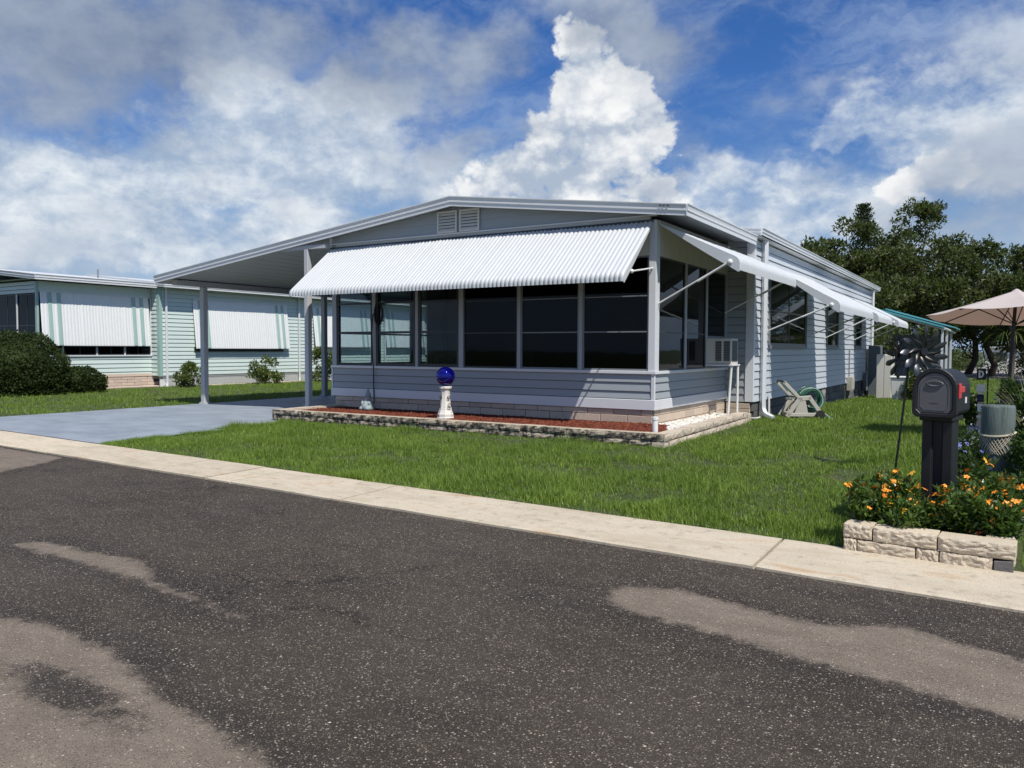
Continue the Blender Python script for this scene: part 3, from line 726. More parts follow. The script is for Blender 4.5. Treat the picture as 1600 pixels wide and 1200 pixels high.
# foundation of stained concrete blocks
fb = [bevel(MB().box(0, 0, 0, .1, .392, .192).mesh('foundation_block', 'foundation'), .008)]
P('foundation_wall', MB().box(.40, 4.2, -.4, .44, BY1-.1, .438).box(-8.0, 4.2, -.2, -7.9, BY1-.1, .438).box(-7.89, 4.2, -.2, .39, 4.25, .438), 'soil', home)
for r_ in range(4):
    z_ = .240-r_*.2; y = 4.15+(.2 if r_ % 2 else 0)
    while y < BY1-.4:
        if z_+.192 > float(ground(1, y))-.02:
            part('foundation_block', fb[0], home, at=(.45+random.uniform(-.006, .006), y, z_))
        y += .4
for r_ in range(2):
    part('brick', brick_me(.5, .11), home, at=(.02, 4.07, .19+r_*.12))
# gable over the porch front
zb, y_ = 3.83, -.0
zc = 3.83
k = 0
while zc < 4.30:
    zt = min(zc+.205, 4.36)
    xl0 = max(-7.5, AP-(AZ+.04-zc)/SL); xr0 = min(0, AP+(AZ+.04-zc)/SR); xl1 = max(-7.5, AP-(AZ+.04-zt)/SL) if zt < AZ+.04 else AP; xr1 = min(0, AP+(AZ+.04-zt)/SR) if zt < AZ+.04 else AP
    pts_ = [(xl0, zc), (xr0, zc)]
    if xr1 < xr0 and rz(xr0)+.04 > zc+.02: pts_.append((xr0, min(zt, rz(xr0)+.04)))
    pts_ += [(xr1, min(zt, rz(xr1)+.04)), (xl1, min(zt, rz(xl1)+.04))]
    if xl1 > xl0 and rz(xl0)+.04 > zc+.02: pts_.append((xl0, min(zt, rz(xl0)+.04)))
    mb = MB(); n = len(pts_)
    mb.add([(q[0], -.014+.010*((q[1]-zc)/.205), q[1]) for q in pts_]+[(q[0], .03, q[1]) for q in pts_], [tuple(range(n)), tuple(range(n, 2*n))[::-1]]+[(i, n+i, n+(i+1) % n, (i+1) % n) for i in range(n)])
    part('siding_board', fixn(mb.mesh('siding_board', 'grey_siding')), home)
    zc += .206
P('gable_trim', MB().box(-7.52, -.035, 3.803, .02, .03, 3.829), 'white_trim', home)
louver_vent(home, -4.59, -4.11, 3.835, 4.262, -.022)
louver_vent(home, -4.05, -3.58, 3.835, 4.262, -.022)
P('gable_post', MB().box(-7.56, -.04, 3.72, -7.49, .02, 3.96), 'white_trim', home)
# roof sheets: porch and carport
def roof_sheet(name, x0, x1, y0, y1, mat_top='white_paint', th_=.03, lift=.155):
    mb = MB(); z0_, z1_ = rz(x0)+lift, rz(x1)+lift
    mb.add([(x0,y0,z0_),(x1,y0,z1_),(x1,y1,z1_),(x0,y1,z0_),(x0,y0,z0_-th_),(x1,y0,z1_-th_),(x1,y1,z1_-th_),(x0,y1,z0_-th_)],
           [(0,1,2,3),(4,7,6,5),(0,4,5,1),(1,5,6,2),(2,6,7,3),(3,7,4,0)])
    return P(name, mb, mat_top, home)
roof_sheet('roof', AP, XR, YF+.004, 3.93); roof_sheet('roof', -7.6, AP, YF+.004, 3.93)
roof_sheet('carport_roof', XL, -7.6, YF+.004, 13.0)
# soffits: flat pans with shallow seams under the carport
nP = 30
for k in range(nP):
    xa, xb = XL+.03+(k)*(-7.62-XL-.03)/nP, XL+.03+(k+1)*(-7.62-XL-.03)/nP
    lo = .060 if k % 2 else .0572
    mb = MB().add([(xa,YF+.01,rz(xa)+lo),(xb,YF+.01,rz(xb)+lo),(xb,12.95,rz(xb)+lo),(xa,12.95,rz(xa)+lo),(xa,YF+.01,rz(xa)+.124),(xb,YF+.01,rz(xb)+.124),(xb,12.95,rz(xb)+.124),(xa,12.95,rz(xa)+.124)],
                  [(3,2,1,0),(4,5,6,7),(0,1,5,4),(1,2,6,5),(2,3,7,6),(3,0,4,7)])
    P('soffit_panel', mb, 'soffit', home)
P('soffit', MB().add([(AP,YF+.01,rz(AP)+.05),(XR-.01,YF+.01,rz(XR)+.05),(XR-.01,3.9,rz(XR)+.05),(AP,3.9,rz(AP)+.05)], [(0,1,2,3)]).add([(-7.6,YF+.01,rz(-7.6)+.05),(AP,YF+.01,rz(AP)+.05),(AP,3.9,rz(AP)+.05),(-7.6,3.9,rz(-7.6)+.05)], [(0,1,2,3)]), 'grey_siding', home)
fascia_run((XL, YF, rz(XL)), (AP, YF, AZ), (0, -1, 0), 'fascia', home)
fascia_run((AP, YF, AZ), (XR, YF, rz(XR)), (0, -1, 0), 'fascia', home)
fascia_run((XR, YF-.03, rz(XR)), (XR, 3.93, rz(XR)), (1, 0, 0), 'fascia', home)
fascia_run((XL, YF-.03, rz(XL)), (XL, 13.0, rz(XL)), (-1, 0, 0), 'fascia', home)
for q in (.18, .24, .31): P('bracket_mark', MB().box(q, YF-.052, rz(q)+.135, q+.03, YF-.044, rz(q)+.155), 'dark_frame', home)
# carport beams and posts
P('carport_beam', MB().box(-13.22, .02, rz(-13.1)-.10, -13.02, 12.9, rz(-13.1)+.03), 'soffit', home)
P('carport_beam', MB().box(-8.9, -.22, rz(-8.9)-.02, -7.52, -.08, rz(-8.9)+.06), 'soffit', home)
for (x_, y_, zt) in ((-13.10, .87, rz(-13.1)-.1), (-13.1, 5.26, rz(-13.1)-.1), (-13.1, 9.6, rz(-13.1)-.1), (-8.1, -.16, rz(-8.1)-.02)):
    w_ = .075 if x_ < -9 else .062
    p_ = P('carport_post', MB().box(x_-w_, y_-w_, .05, x_+w_, y_+w_, zt), 'soffit', home, bev=.012)
    P('post_foot', MB().box(x_-w_-.03, y_-w_-.03, .04, x_+w_+.03, y_+w_+.03, .09), 'soffit', p_)
P('downspout', elbow_pipe(-13.33, 1.05, rz(-13.3), .05, (.3, -.8), .05, .22), 'grey_trim', home)
# main roof over the body
def mz(x): return 4.055-(x-.78)*.118 if x > AP else 4.055+(.78-AP)*.118-(AP-x)*.118
mr = MB()
for x0, x1 in ((-8.7, AP), (AP, .76)):
    mr.add([(x0,3.96,mz(x0)),(x1,3.96,mz(x1)),(x1,22.1,mz(x1)),(x0,22.1,mz(x0)),(x0,3.96,mz(x0)-.03),(x1,3.96,mz(x1)-.03),(x1,22.1,mz(x1)-.03),(x0,22.1,mz(x0)-.03)],
           [(0,1,2,3),(4,7,6,5),(0,4,5,1),(1,5,6,2),(2,6,7,3),(3,7,4,0)])
P('main_roof', mr, 'white_paint', home)
fascia_run((.74, 3.95, 3.925), (.74, 22.1, 3.925), (1, 0, 0), 'fascia', home, hscale=.75)
fascia_run((-8.7, 3.955, mz(-8.7)-.15), (AP, 3.955, mz(AP)-.15), (0, -1, 0), 'fascia', home, hscale=.75)
fascia_run((AP, 3.955, mz(AP)-.15), (.74, 3.955, mz(.74)-.15), (0, -1, 0), 'fascia', home, hscale=.75)
P('soffit', MB().add([(-7.6,3.97,3.90),(.735,3.97,3.90),(.735,22.05,3.90),(-7.6,22.05,3.90)], [(0,3,2,1)]), 'white_trim', home)
P('frieze', MB().box(-8.1, 4.05, 3.86, .56, 4.09, 4.03), 'grey_siding', home)
P('roof_vent', MB().tube([(.1, 3.2, rz(.1)+.15), (.1, 3.2, rz(.1)+.36)], .05, 10).tube([(.1, 3.2, rz(.1)+.36), (.1, 3.2, rz(.1)+.40)], .075, 10), 'white_paint', home)
P('roof_vent', MB().tube([(-.4, 6.2, mz(-.4)), (-.4, 6.2, mz(-.4)+.22)], .05, 10), 'mid_frame', home)
# rain pipes
P('downspout', elbow_pipe(.66, 4.62, 3.9, .06, (.75, -.55), .105, .36), 'white_trim', home)
P('downspout', elbow_pipe(.66, 20.9, 3.9, -.22, (.25, -.9), .09, .30), 'white_trim', home)
# front awning: about eighty interlocked slats that roll over at the lip
pr = lip_profile(.035, 3.70, 1.22, 2.62, .12, 7, .05)
aw = part('awning', ribbed_sheet(pr, 'x', -7.52, -.03, .085, .023, 'white_awning', 'awning', .65), home)
part('awning_end', awning_end(pr, 'x', -.028, 'white_awning', .12), aw); part('awning_end', awning_end(pr, 'x', -7.525, 'white_awning', .12), aw)
P('awning_rail', MB().box(-7.53, -.05, 3.70, -.02, -.004, 3.745), 'dark_frame', aw)
P('arm', MB().tube([(-.03, -.02, 2.93), (-.02, -.92, 2.80)], .014, 8).ball((-.02, -.93, 2.80), .035, 10, 6), 'pvc', aw)
P('arm', MB().tube([(-7.45, -.02, 2.93), (-7.50, -.92, 2.80)], .014, 8), 'pvc', aw)
# side awnings
def side_awning(x0, z0, x1, z1, y0, y1, arms, ribs=.10):
    pr = lip_profile(x0, z0, x1, z1, .15, 8, .10)
    a = part('awning', ribbed_sheet(pr, 'y', y0, y1, ribs, .016, 'white_awning', 'awning', .8), home)
    for y_ in (y0-.002, y1+.002): part('awning_end', awning_end(pr, 'y', y_, 'white_awning', .20), a)
    P('awning_rail', MB().box(x0-.02, y0, z0, x0+.02, y1, z0+.04), 'white_trim', a)
    for (ya, za, yb) in arms:
        P('arm', MB().tube([(x0-.01, ya, za), (x1-.17, yb, z1+.14)], .015, 8).tube([(x0+(x1-x0)*.5, ya+(yb-ya)*.55, za+(z1+.14-za)*.55), (x1-.17, yb, z1+.14)], .019, 8).ball((x1-.16, yb, z1+.14), .045, 10, 6), 'pvc', a)
    return a
side_awning(.03, 3.70, 1.42, 2.83, .06, 4.04, [(.10, 2.33, .05), (3.9, 2.33, 4.0)])
side_awning(.60, 3.42, 2.10, 2.37, 5.05, 10.0, [(5.15, 1.97, 5.04), (9.8, 1.97, 9.9)])
side_awning(.60, 3.30, 2.02, 2.36, 11.6, 14.8, [(11.7, 1.9, 11.6), (14.6, 1.9, 14.8)])
side_awning(.60, 3.30, 2.02, 2.36, 16.7, 19.6, [(16.8, 1.9, 16.7), (19.4, 1.9, 19.6)])
# meter boxes on the wall
P('meter_box', MB().box(.585, 15.7, .20, .75, 16.2, .66).box(.75, 15.74, .24, .765, 16.16, .62), 'beige_plastic', home, bev=.01)
P('meter_box', MB().box(.585, 19.2, .05, .72, 19.6, .72), 'mid_frame', home, bev=.01)
P('conduit', MB().tube([(.62, 15.95, .66), (.62, 15.95, 1.6)], .02, 8).tube([(.62, 15.95, -.15), (.62, 15.95, .2)], .03, 8), 'mid_frame', home)
P('water_pipe', MB().tube([(.68, 5.05, .02), (.68, 5.05, .5)], .022, 8).tube([(.68, 4.3, .12), (.68, 4.0, .12), (.1, 3.98, .12)], .018, 8), 'pvc', home)
#END_HOUSE

# ------------------------------------------------------------------ the mint home on the left
NX, NY = -21.8, 1.02
nb = empty('mobile_home', (NX-4, NY+8, .1), 'mint green sided mobile home with drawn down white awnings behind the clipped bush', 'mobile home', 'mobile homes of the park')
def Bx(name, mat, x0, y0, z0, x1, y1, z1, par=None, bev=0): return P(name, MB().box(NX+x0, NY+y0, z0, NX+x1, NY+y1, z1), mat, par or nb, bev=bev)
# porch body (x <= 0), main body steps out by half a metre at y = 4.07
Bx('porch_wall', 'mint_trim', -7.5, .01, .5, -.06, .06, 1.27); Bx('porch_wall', 'mint_trim', -.06, .01, .5, -.02, 4.07, 1.27)
Bx('porch_back_wall', 'interior', -7.4, 4.0, .5, -.07, 4.06, 3.5); Bx('porch_floor', 'interior', -7.4, .07, .45, -.07, 3.99, .5); Bx('porch_ceiling', 'interior', -7.4, .07, 3.5, -.07, 3.99, 3.54)
p2 = .152
for k in range(5):
    part('siding_board', lap_board('siding_board', 4.02, p2, 'y', 'mint_siding'), nb, at=(NX-.02, NY+.04, .51+k*p2)) if k < 5 else None
    part('siding_board', lap_board('siding_board', 4.0, p2, 'x', 'mint_siding'), nb, at=(NX-4.0, NY+.01, .51+k*p2))
Bx('skirt_board', 'pink_brick', -.03, .0, .50, .012, 4.05, .60)
Bx('corner_board', 'mint_trim', -.09, -.02, .5, .022, .04, 3.7)
Bx('header_panel', 'mint_siding', -.05, .041, 3.36, .0, 4.05, 3.72); 
for k in range(3): part('siding_board', lap_board('siding_board', 4.0, .13, 'x', 'mint_siding'), nb, at=(NX-4.09, NY+.0, 3.32+k*.13))
for a_, b_ in ((-1.25, -.095), (-2.6, -1.31), (-3.9, -2.66)):
    w = MB(); x0, x1 = NX+a_, NX+b_
    window_unit(nb, 'x', x0, x1, 1.28, 3.31, NY+.03, [(2.25, .03)], .035, 'dark_frame', 'dark_glass', split=(x0+x1)/2)
    Bx('mullion', 'white_trim', b_+.003, -.015, 1.27, b_+.052, .05, 3.31)
for k, (a_, b_) in enumerate(((.05, .78), (.83, 1.95), (2.02, 2.98), (3.05, 4.0))):
    window_unit(nb, 'y', NY+a_, NY+b_, 1.28, 3.36, NX-.03, [], .035, 'dark_frame', 'dark_glass', split=NY+(a_+b_)/2)
    Bx('mullion', 'white_trim', -.06, b_+.003, 1.27, .02, b_+.045, 3.36)
Bx('sill', 'white_trim', -.05, .0, 1.235, .05, 4.05, 1.279)
# brick and block courses under the porch side
bm_ = bevel(MB().box(-.07, 0, 0, 0, .5, .105).mesh('brick', 'pink_brick'), .006)
Bx('brick_backing', 'soil', -.12, .02, .0, -.055, 4.03, .5)
for r_ in range(4):
    y = NY+.02-(.25 if r_ % 2 else 0)
    while y < NY+3.9:
        if y+.5 > NY: part('brick', bm_, nb, at=(NX-.005+random.uniform(-.004, .004), max(y, NY+.0), .06+r_*.112))
        y += .515
bl = bevel(MB().box(-.2, 0, 0, 0, .6, .12).mesh('ledge_block', 'pink_brick'), .01)
for k in range(8): part('ledge_block', bl, nb, at=(NX+.26, NY+1.2+k*.61, .03))
# main body
MX = NX+.5; M0, M1 = NY+4.07, NY+21
P('body_wall', MB().box(NX-7.9, M0, .5, MX-.025, M0+.06, 3.86).box(MX-.08, M0+.061, .5, MX-.02, M1, 3.86), 'mint_trim', nb)
mb2 = lap_board('siding_board', M1-M0-.1, p2, 'y', 'mint_siding'); mb3 = lap_board('siding_board', .36, p2, 'x', 'mint_siding')
for k in range(22):
    part('siding_board', mb2, nb, at=(MX-.02, M0+.08, .50+k*p2)); part('siding_board', mb3, nb, at=(NX+.01, M0-.002, .50+k*p2))
P('corner_board', MB().box(MX-.14, M0-.03, .49, MX+.006, M0-.003, 3.84).box(MX-.02, M0-.002, .49, MX+.008, M0+.10, 3.84), 'mint_trim', nb)
P('foundation_wall', MB().box(MX-.10, M0+.02, -.1, MX-.06, M1, .499), 'white_board', nb)
lt = MB()
for k in range(int((M1-M0)/.11)):
    y = M0+.1+k*.11
    lt.add([(MX-.045,y,.06),(MX-.045,y+.018,.06),(MX-.045,y+.418,.46),(MX-.045,y+.40,.46),(MX-.037,y,.06),(MX-.037,y+.018,.06),(MX-.037,y+.418,.46),(MX-.037,y+.40,.46)], [(0,1,2,3),(4,5,6,7),(0,4,5,1),(1,5,6,2),(3,2,6,7)])
    lt.add([(MX-.036,y,.46),(MX-.036,y+.018,.46),(MX-.036,y+.418,.06),(MX-.036,y+.40,.06),(MX-.028,y,.46),(MX-.028,y+.018,.46),(MX-.028,y+.418,.06),(MX-.028,y+.40,.06)], [(0,1,2,3),(4,5,6,7),(0,4,5,1),(1,5,6,2),(3,2,6,7)])
P('lattice', lt, 'lattice', nb)
P('lattice_rail', MB().box(MX-.05, M0+.05, .455, MX-.02, M1, .505).box(MX-.05, M0+.05, .03, MX-.02, M1, .07), 'lattice', nb)
# roof
def nz(x): return 4.62+(x-(NX-3.9))*(-.105) if x > NX-3.9 else 4.62-((NX-3.9)-x)*.105
for nm, x1, y0, y1, dz_ in (('roof', NX+.5, NY-.28, NY+4.0, 0), ('main_roof', NX+1.0, NY+3.96, NY+21.6, .07)):
    mb = MB()
    for xa, xb in ((NX-8.6, NX-3.9), (NX-3.9, x1)):
        za, zb_ = nz(xa)-.56+dz_+.0, nz(xb)-.56+dz_
        za, zb_ = nz(xa)-.27+dz_, nz(xb)-.27+dz_
        mb.add([(xa,y0,za),(xb,y0,zb_),(xb,y1,zb_),(xa,y1,za),(xa,y0,za-.04),(xb,y0,zb_-.04),(xb,y1,zb_-.04),(xa,y1,za-.04)],[(0,1,2,3),(4,7,6,5),(0,4,5,1),(1,5,6,2),(2,6,7,3),(3,7,4,0)])
    P(nm, mb, 'white_paint', nb)
    ze = nz(x1)-.27+dz_-.165
    fascia_run((x1, y0-.03, ze), (x1, y1, ze), (1, 0, 0), 'fascia', nb, hscale=.9)
    fascia_run((NX-3.9, y0, nz(NX-3.9)-.27+dz_-.165), (x1, y0, ze), (0, -1, 0), 'fascia', nb, hscale=.9)
    P('soffit', MB().add([(NX-7.9,y0+.01,ze+.05),(x1-.01,y0+.01,ze+.05),(x1-.01,y1,ze+.05),(NX-7.9,y1,ze+.05)], [(0,3,2,1)]), 'mint_siding' if nm == 'roof' else 'soffit', nb)
P('vent_pipe', MB().tube([(NX-1.6, NY+3, 4.1), (NX-1.6, NY+3, 4.42)], .03, 8), 'mid_frame', nb)
# drawn-down awnings with green end stripes
def shut_awning(x0, zt, x1, zb_, y0, y1):
    pr = lip_profile(x0, zt, x1, zb_, .07, 6, .03)
    a = part('awning', ribbed_sheet(pr, 'y', y0, y1, .11, .012, 'white_shutter', 'awning', .7), nb)
    for y_ in (y0-.003, y1+.003): part('awning_end', awning_end(pr, 'y', y_, 'white_shutter', .10), a)
    for (s_, e_) in ((.22, .36), (.52, .66)):
        for ya, yb in ((y0+s_, y0+e_), (y1-e_, y1-s_)):
            pq = [(o+.016, z+.012) for o, z in pr]
            part('stripe', ribbed_sheet(pq, 'y', ya, yb, .14, .006, 'mint_stripe', 'stripe', .7), a)
    P('awning_rail', MB().box(x0-.03, y0-.02, zt, x0+.03, y1+.02, zt+.05), 'white_trim', a)
shut_awning(NX+.03, 3.36, NX+.17, 1.60, NY+.08, NY+3.92)
shut_awning(MX+.02, 3.36, MX+.22, 1.52, NY+5.45, NY+10.1)
shut_awning(MX+.02, 3.36, MX+.22, 1.60, NY+11.6, NY+15.3); shut_awning(MX+.02, 3.36, MX+.22, 1.60, NY+16.4, NY+19.6)
P('window', MB().box(MX-.015, NY+5.5, 1.40, MX+.03, NY+9.9, 1.56), 'dark_frame', nb)
for y_ in (M0+.22, NY+10.75, NY+16.4):
    P('downspout', elbow_pipe(MX+.08, y_, 3.9, .05, (.5, -.5), .07, .22), 'white_trim', nb)
ed = tag(empty('concrete_edging', (MX+.7, NY+12, .1), 'pale concrete border strip along the mint home planting', 'edging'))
for k in range(9): P('edging_piece', MB().box(MX+.62, NY+4.6+k*1.5, .04, MX+.80, NY+6.09+k*1.5, .155), 'concrete', ed, bev=.01)

# ------------------------------------------------------------------ raised bed in front of the porch
def rough_block(L, h, d, mat, nx=5, nz_=3, amp=.014, seed=0, name='block'):
    """split-faced block: the -y face is broken stone, top and back are sawn"""
    r = np.random.default_rng(seed); vs = []; fs = []
    for j in range(nz_+1):
        for i in range(nx+1):
            e = (i in (0, nx))+(j in (0, nz_))
            dy_ = r.uniform(-amp, amp*.5)+(.010 if e else 0)
            vs.append((L*i/nx, dy_, h*j/nz_+(r.uniform(-.004, .004) if 0 < j < nz_ else 0)))
    for j in range(nz_):
        for i in range(nx): a = j*(nx+1)+i; fs.append((a, a+1, a+nx+2, a+nx+1))
    k = len(vs)
    vs += [(L*i/nx, d, h) for i in range(nx+1)]+[(0, d, 0), (L, d, 0)]
    for i in range(nx): a = nz_*(nx+1)+i; fs.append((a, a+1, k+i+1, k+i))
    fs.append((k+nx, k, k+nx+1, k+nx+2))
    fs.append(tuple([q*(nx+1) for q in range(nz_, -1, -1)]+[k+nx+1, k])); fs.append(tuple([q*(nx+1)+nx for q in range(nz_+1)]+[k+nx, k+nx+2]))
    fs.append(tuple([k+nx+1, k+nx+2]+list(range(nx, -1, -1))))
    return fixn(MB().add(vs, fs).mesh(name, mat))
bed = empty('garden_bed', (-3.4, -.9, .1), 'low raised bed of two block courses along the porch front', 'garden bed')
BXL, BYF, BXR, BT = -7.45, -1.78, .90, .315
blk = {}
def place_blocks(p0, p1, L, z, h, d, mat, par, off=0.0, var=4, gap=.014, nx=5, nzz=3, amp=.009, name='block'):
    p0, p1 = Vector((*p0, 0)), Vector((*p1, 0)); T = (p1-p0).length; dr = (p1-p0).normalized(); rz_ = math.atan2(dr.y, dr.x)
    s_ = -off; i = 0
    while s_ < T-.02:
        a_, b_ = max(s_, 0), min(s_+L, T)
        if b_-a_ > .05:
            key = (round(b_-a_-gap, 3), h, d, mat, random.randrange(var))
            if key not in blk: blk[key] = rough_block(b_-a_-gap, h, d, mat, nx, nzz, amp, hash(key) % 9999, name)
            q = p0+dr*a_
            part(name, blk[key], par, at=(q.x+random.uniform(-.003, .003), q.y+random.uniform(-.004, .004), z+random.uniform(-.003, .003)), rot=(0, 0, rz_+random.uniform(-.008, .008)))
        s_ += L; i += 1
h1, h2, h3 = .097, .10, .10
for r_, (z_, off, mt) in enumerate(((BT-h1, 0, 'stained_block'), (BT-h1-.106, .21, 'stained_block'), (BT-h1-.212, 0, 'stained_block'))):
    o_ = .0 if r_ == 0 else -.012*r_
    place_blocks((BXL, BYF-o_), (BXR+.0, BYF-o_), .42, z_, h1, .20, mt, bed, off)
    zs = z_-.0
    place_blocks((BXR, BYF+.01), (.74, 3.15), .42, zs-.02*(1 if r_ else .4), h1, .2, 'clean_block', bed, off)
    place_blocks((BXL-.0, .0), (BXL, BYF+.21), .42, z_, h1, .2, 'clean_block', bed, off)
place_blocks((-7.4, .22), (-8.6, .22), .40, .17, .09, .1, 'clean_block', bed)
P('end_block', MB().box(.45, 3.15, -.02, .76, 3.35, .27), 'clean_block', bed, bev=.01)
P('joint_backing', MB().box(BXL+.06, BYF+.05, .0, BXR-.08, BYF+.1, BT-.02), 'soil', bed)
# mulch surface and chips
ms = MB(); xs = np.linspace(BXL+.18, BXR-.19, 60); ys = np.linspace(BYF+.18, .0, 14)
MXg, MYg = np.meshgrid(xs, ys, indexing='ij'); MZ = .268+.02*(noise2(MXg, MYg, 2.3, 4)-.5)+.012*(noise2(MXg, MYg, 9, 8)-.5)
n_ = 14; ii, jj = np.meshgrid(np.arange(59), np.arange(13), indexing='ij'); a0 = (ii*n_+jj).ravel()
part('mulch', np_mesh('mulch', np.stack([MXg.ravel(), MYg.ravel(), MZ.ravel()], 1), np.stack([a0, a0+n_, a0+n_+1, a0+1], 1), 'mulch', True), bed)['kind'] = 'stuff'
def chips(n, xr, yr, zf, size, mat, name, par, keep=None):
    x = RNG.uniform(*xr, n); y = RNG.uniform(*yr, n)
    if keep is not None: k = keep(x, y); x, y = x[k], y[k]; n = len(x)
    L = RNG.uniform(.5, 1.3, n)*size[0]; w = RNG.uniform(.5, 1.2, n)*size[1]; h = RNG.uniform(.5, 1.2, n)*size[2]
    a = RNG.uniform(0, 6.28, n); ti = RNG.normal(0, .25, n)
    c = np.stack([x, y, zf(x, y)+h*.4], 1)
    ux = np.stack([np.cos(a)*np.cos(ti), np.sin(a)*np.cos(ti), np.sin(ti)], 1)*L[:, None]/2
    uy = np.stack([-np.sin(a), np.cos(a), 0*a], 1)*w[:, None]/2
    uz = np.stack([0*a, 0*a, h], 1)/2+RNG.normal(0, .002, (n, 3))
    sg = [(-1,-1,-1),(1,-1,-1),(1,1,-1),(-1,1,-1),(-.8,-.8,1),(.8,-.8,1),(.8,.8,1),(-.8,.8,1)]
    V = np.stack([c+ux*q[0]+uy*q[1]+uz*q[2] for q in sg], 1).reshape(-1, 3)
    f = np.array([(4,5,6,7),(0,1,5,4),(1,2,6,5),(2,3,7,6),(3,0,4,7)])
    F = (np.arange(n)[:, None, None]*8+f[None]).reshape(-1, 4)
    o = part(name, np_mesh(name, V, F, mat), par); o['kind'] = 'stuff'; return o
chips(9000, (BXL+.2, BXR-.2), (BYF+.2, -.02), lambda x, y: .266+.02*(noise2(x, y, 2.3, 4)-.5), (.075, .022, .014), 'mulch', 'mulch_chips', bed, lambda x, y: ~((x > .35+.0*y) & (y > -.75)))
pe = MB().add([(-.0,.0,.225),(.85,-.9,.262),(.68,3.15,.20),(-.0,3.95,.20)], [(0,1,2,3)]); P('pebble_base', pe, 'pebble', bed)
def xedge(y): return .70-(y+1.7)*.033
chips(2600, (.02, .72), (-.85, 3.3), lambda x, y: .235-.008*y+.012*noise2(x, y, 8, 5), (.062, .045, .036), 'pebble', 'pebbles', bed, lambda x, y: (x < xedge(y)) & ((y > -.05) | (x > .25+(-y)*.4)))

# things on the bed
pd = empty('pedestal', (-3.579, -1.12, .262), 'white stone flared pedestal carrying the blue globe', 'pedestal')
def sq(prof, n=8, c=(0,0,0)):     # octagonal/square flare: squarer at the foot
    vs, fs = [], []
    for r, z in prof:
        for j in range(n):
            a = 2*math.pi*(j+.5)/n+.2; k = 1.0 if n != 8 else (1/max(abs(math.cos(a-.2)), abs(math.sin(a-.2)))*.80)
            vs.append((c[0]+r*k*math.cos(a), c[1]+r*k*math.sin(a), c[2]+z))
    for i in range(len(prof)-1):
        for j in range(n): fs.append((i*n+j, i*n+(j+1) % n, (i+1)*n+(j+1) % n, (i+1)*n+j))
    fs += [tuple(range(n))[::-1], tuple(range((len(prof)-1)*n, len(prof)*n))]
    return MB().add(vs, fs)
part('base', bevel(sq([(.185, 0), (.185, .035), (.172, .045), (.172, .10), (.16, .115)]).mesh('base', 'stone_white'), .004), pd, world=False)
part('shaft', sq([(.157, .115), (.135, .17), (.112, .28), (.098, .38), (.094, .46), (.10, .52), (.112, .55)]).mesh('shaft', 'stone_white'), pd, world=False)
part('cap', bevel(sq([(.115, .55), (.135, .565), (.135, .60), (.10, .61)]).mesh('cap', 'stone_white'), .004), pd, world=False)
for a_ in (rad(-110), rad(-20)):
    for zz, rr in ((.40, .028), (.255, .035)):
        r_ = (.105 if zz > .3 else .135)
        mb = MB().tube([(rr*math.cos(t_*.698), 0, rr*math.sin(t_*.698)*(1.15)) for t_ in range(10)], .006, 5).tube([(0, 0, -rr), (0, 0, rr*.2)], .006, 5)
        part('carved_motif', mb.mesh('carved_motif', 'dark_frame'), pd, at=(r_*math.cos(a_), r_*math.sin(a_), zz), world=False, rot=(rad(12)*0, 0, a_+math.pi/2))
gb = MB().ball((0, 0, 0), .176, 40, 24).mesh('gazing_ball', 'blue_glass', True)
tag(part('gazing_ball', gb, None, at=(-3.579, -1.12, 1.045)), 'cobalt blue mirrored glass globe on the white pedestal', 'gazing ball')
gn = empty('gnome_statue', (-6.07, -.45, .265), 'weathered grey stone gnome statue standing against the brick skirt', 'statue')
part('body', MB().lathe([(.12, 0), (.15, .05), (.14, .12), (.10, .17), (.075, .21)], n=14).ball((-.08, -.08, .05), (.06, .09, .05), 10, 6).ball((.08, -.08, .05), (.06, .09, .05), 10, 6).ball((-.09, -.05, .15), (.035, .06, .06), 8, 6).ball((.09, -.05, .15), (.035, .06, .06), 8, 6).mesh('body', 'statue_grey', True), gn, world=False)
part('head', MB().ball((0, -.01, .255), (.062, .062, .065), 12, 8).ball((0, -.07, .25), (.014, .016, .014), 6, 5).ball((0, -.045, .205), (.05, .035, .05), 10, 6).mesh('head', 'statue_grey', True), gn, world=False)
part('hat', MB().lathe([(.07, .28), (.062, .32), (.042, .38), (.02, .44), (.006, .46)], n=12).mesh('hat', 'statue_grey', True), gn, world=False)
tag(P('drain_pipe', MB().tube([(.60, -1.42, .25), (.60, -1.42, .50)], .045, 14).tube([(.60, -1.42, .49), (.60, -1.42, .53)], .053, 14), 'pvc'), 'short white plastic standpipe at the corner of the raised bed', 'pipe')
cb = MB(); pts = []
for i in range(120):
    a_ = i/120*2*math.pi*6; r_ = .17+.012*math.sin(i*.7); pts.append((-6.13+r_*.62*math.sin(a_)*1.0, -.055-.02*math.sin(i*1.7), 2.28+r_*1.3*math.cos(a_)+.01*math.sin(i*2.3)))
cb.tube(pts, .011, 5)
cb.tube([(-6.28, -.06, 2.28), (-6.31, -.07, 1.9), (-6.29, -.06, 1.3), (-6.27, -.06, 1.12), (-6.27, -.06, .8), (-6.25, -.065, .3)], .012, 6)
tag(P('cable', cb, 'black_metal'), 'coiled black cable hanging on the second porch window post', 'cable')
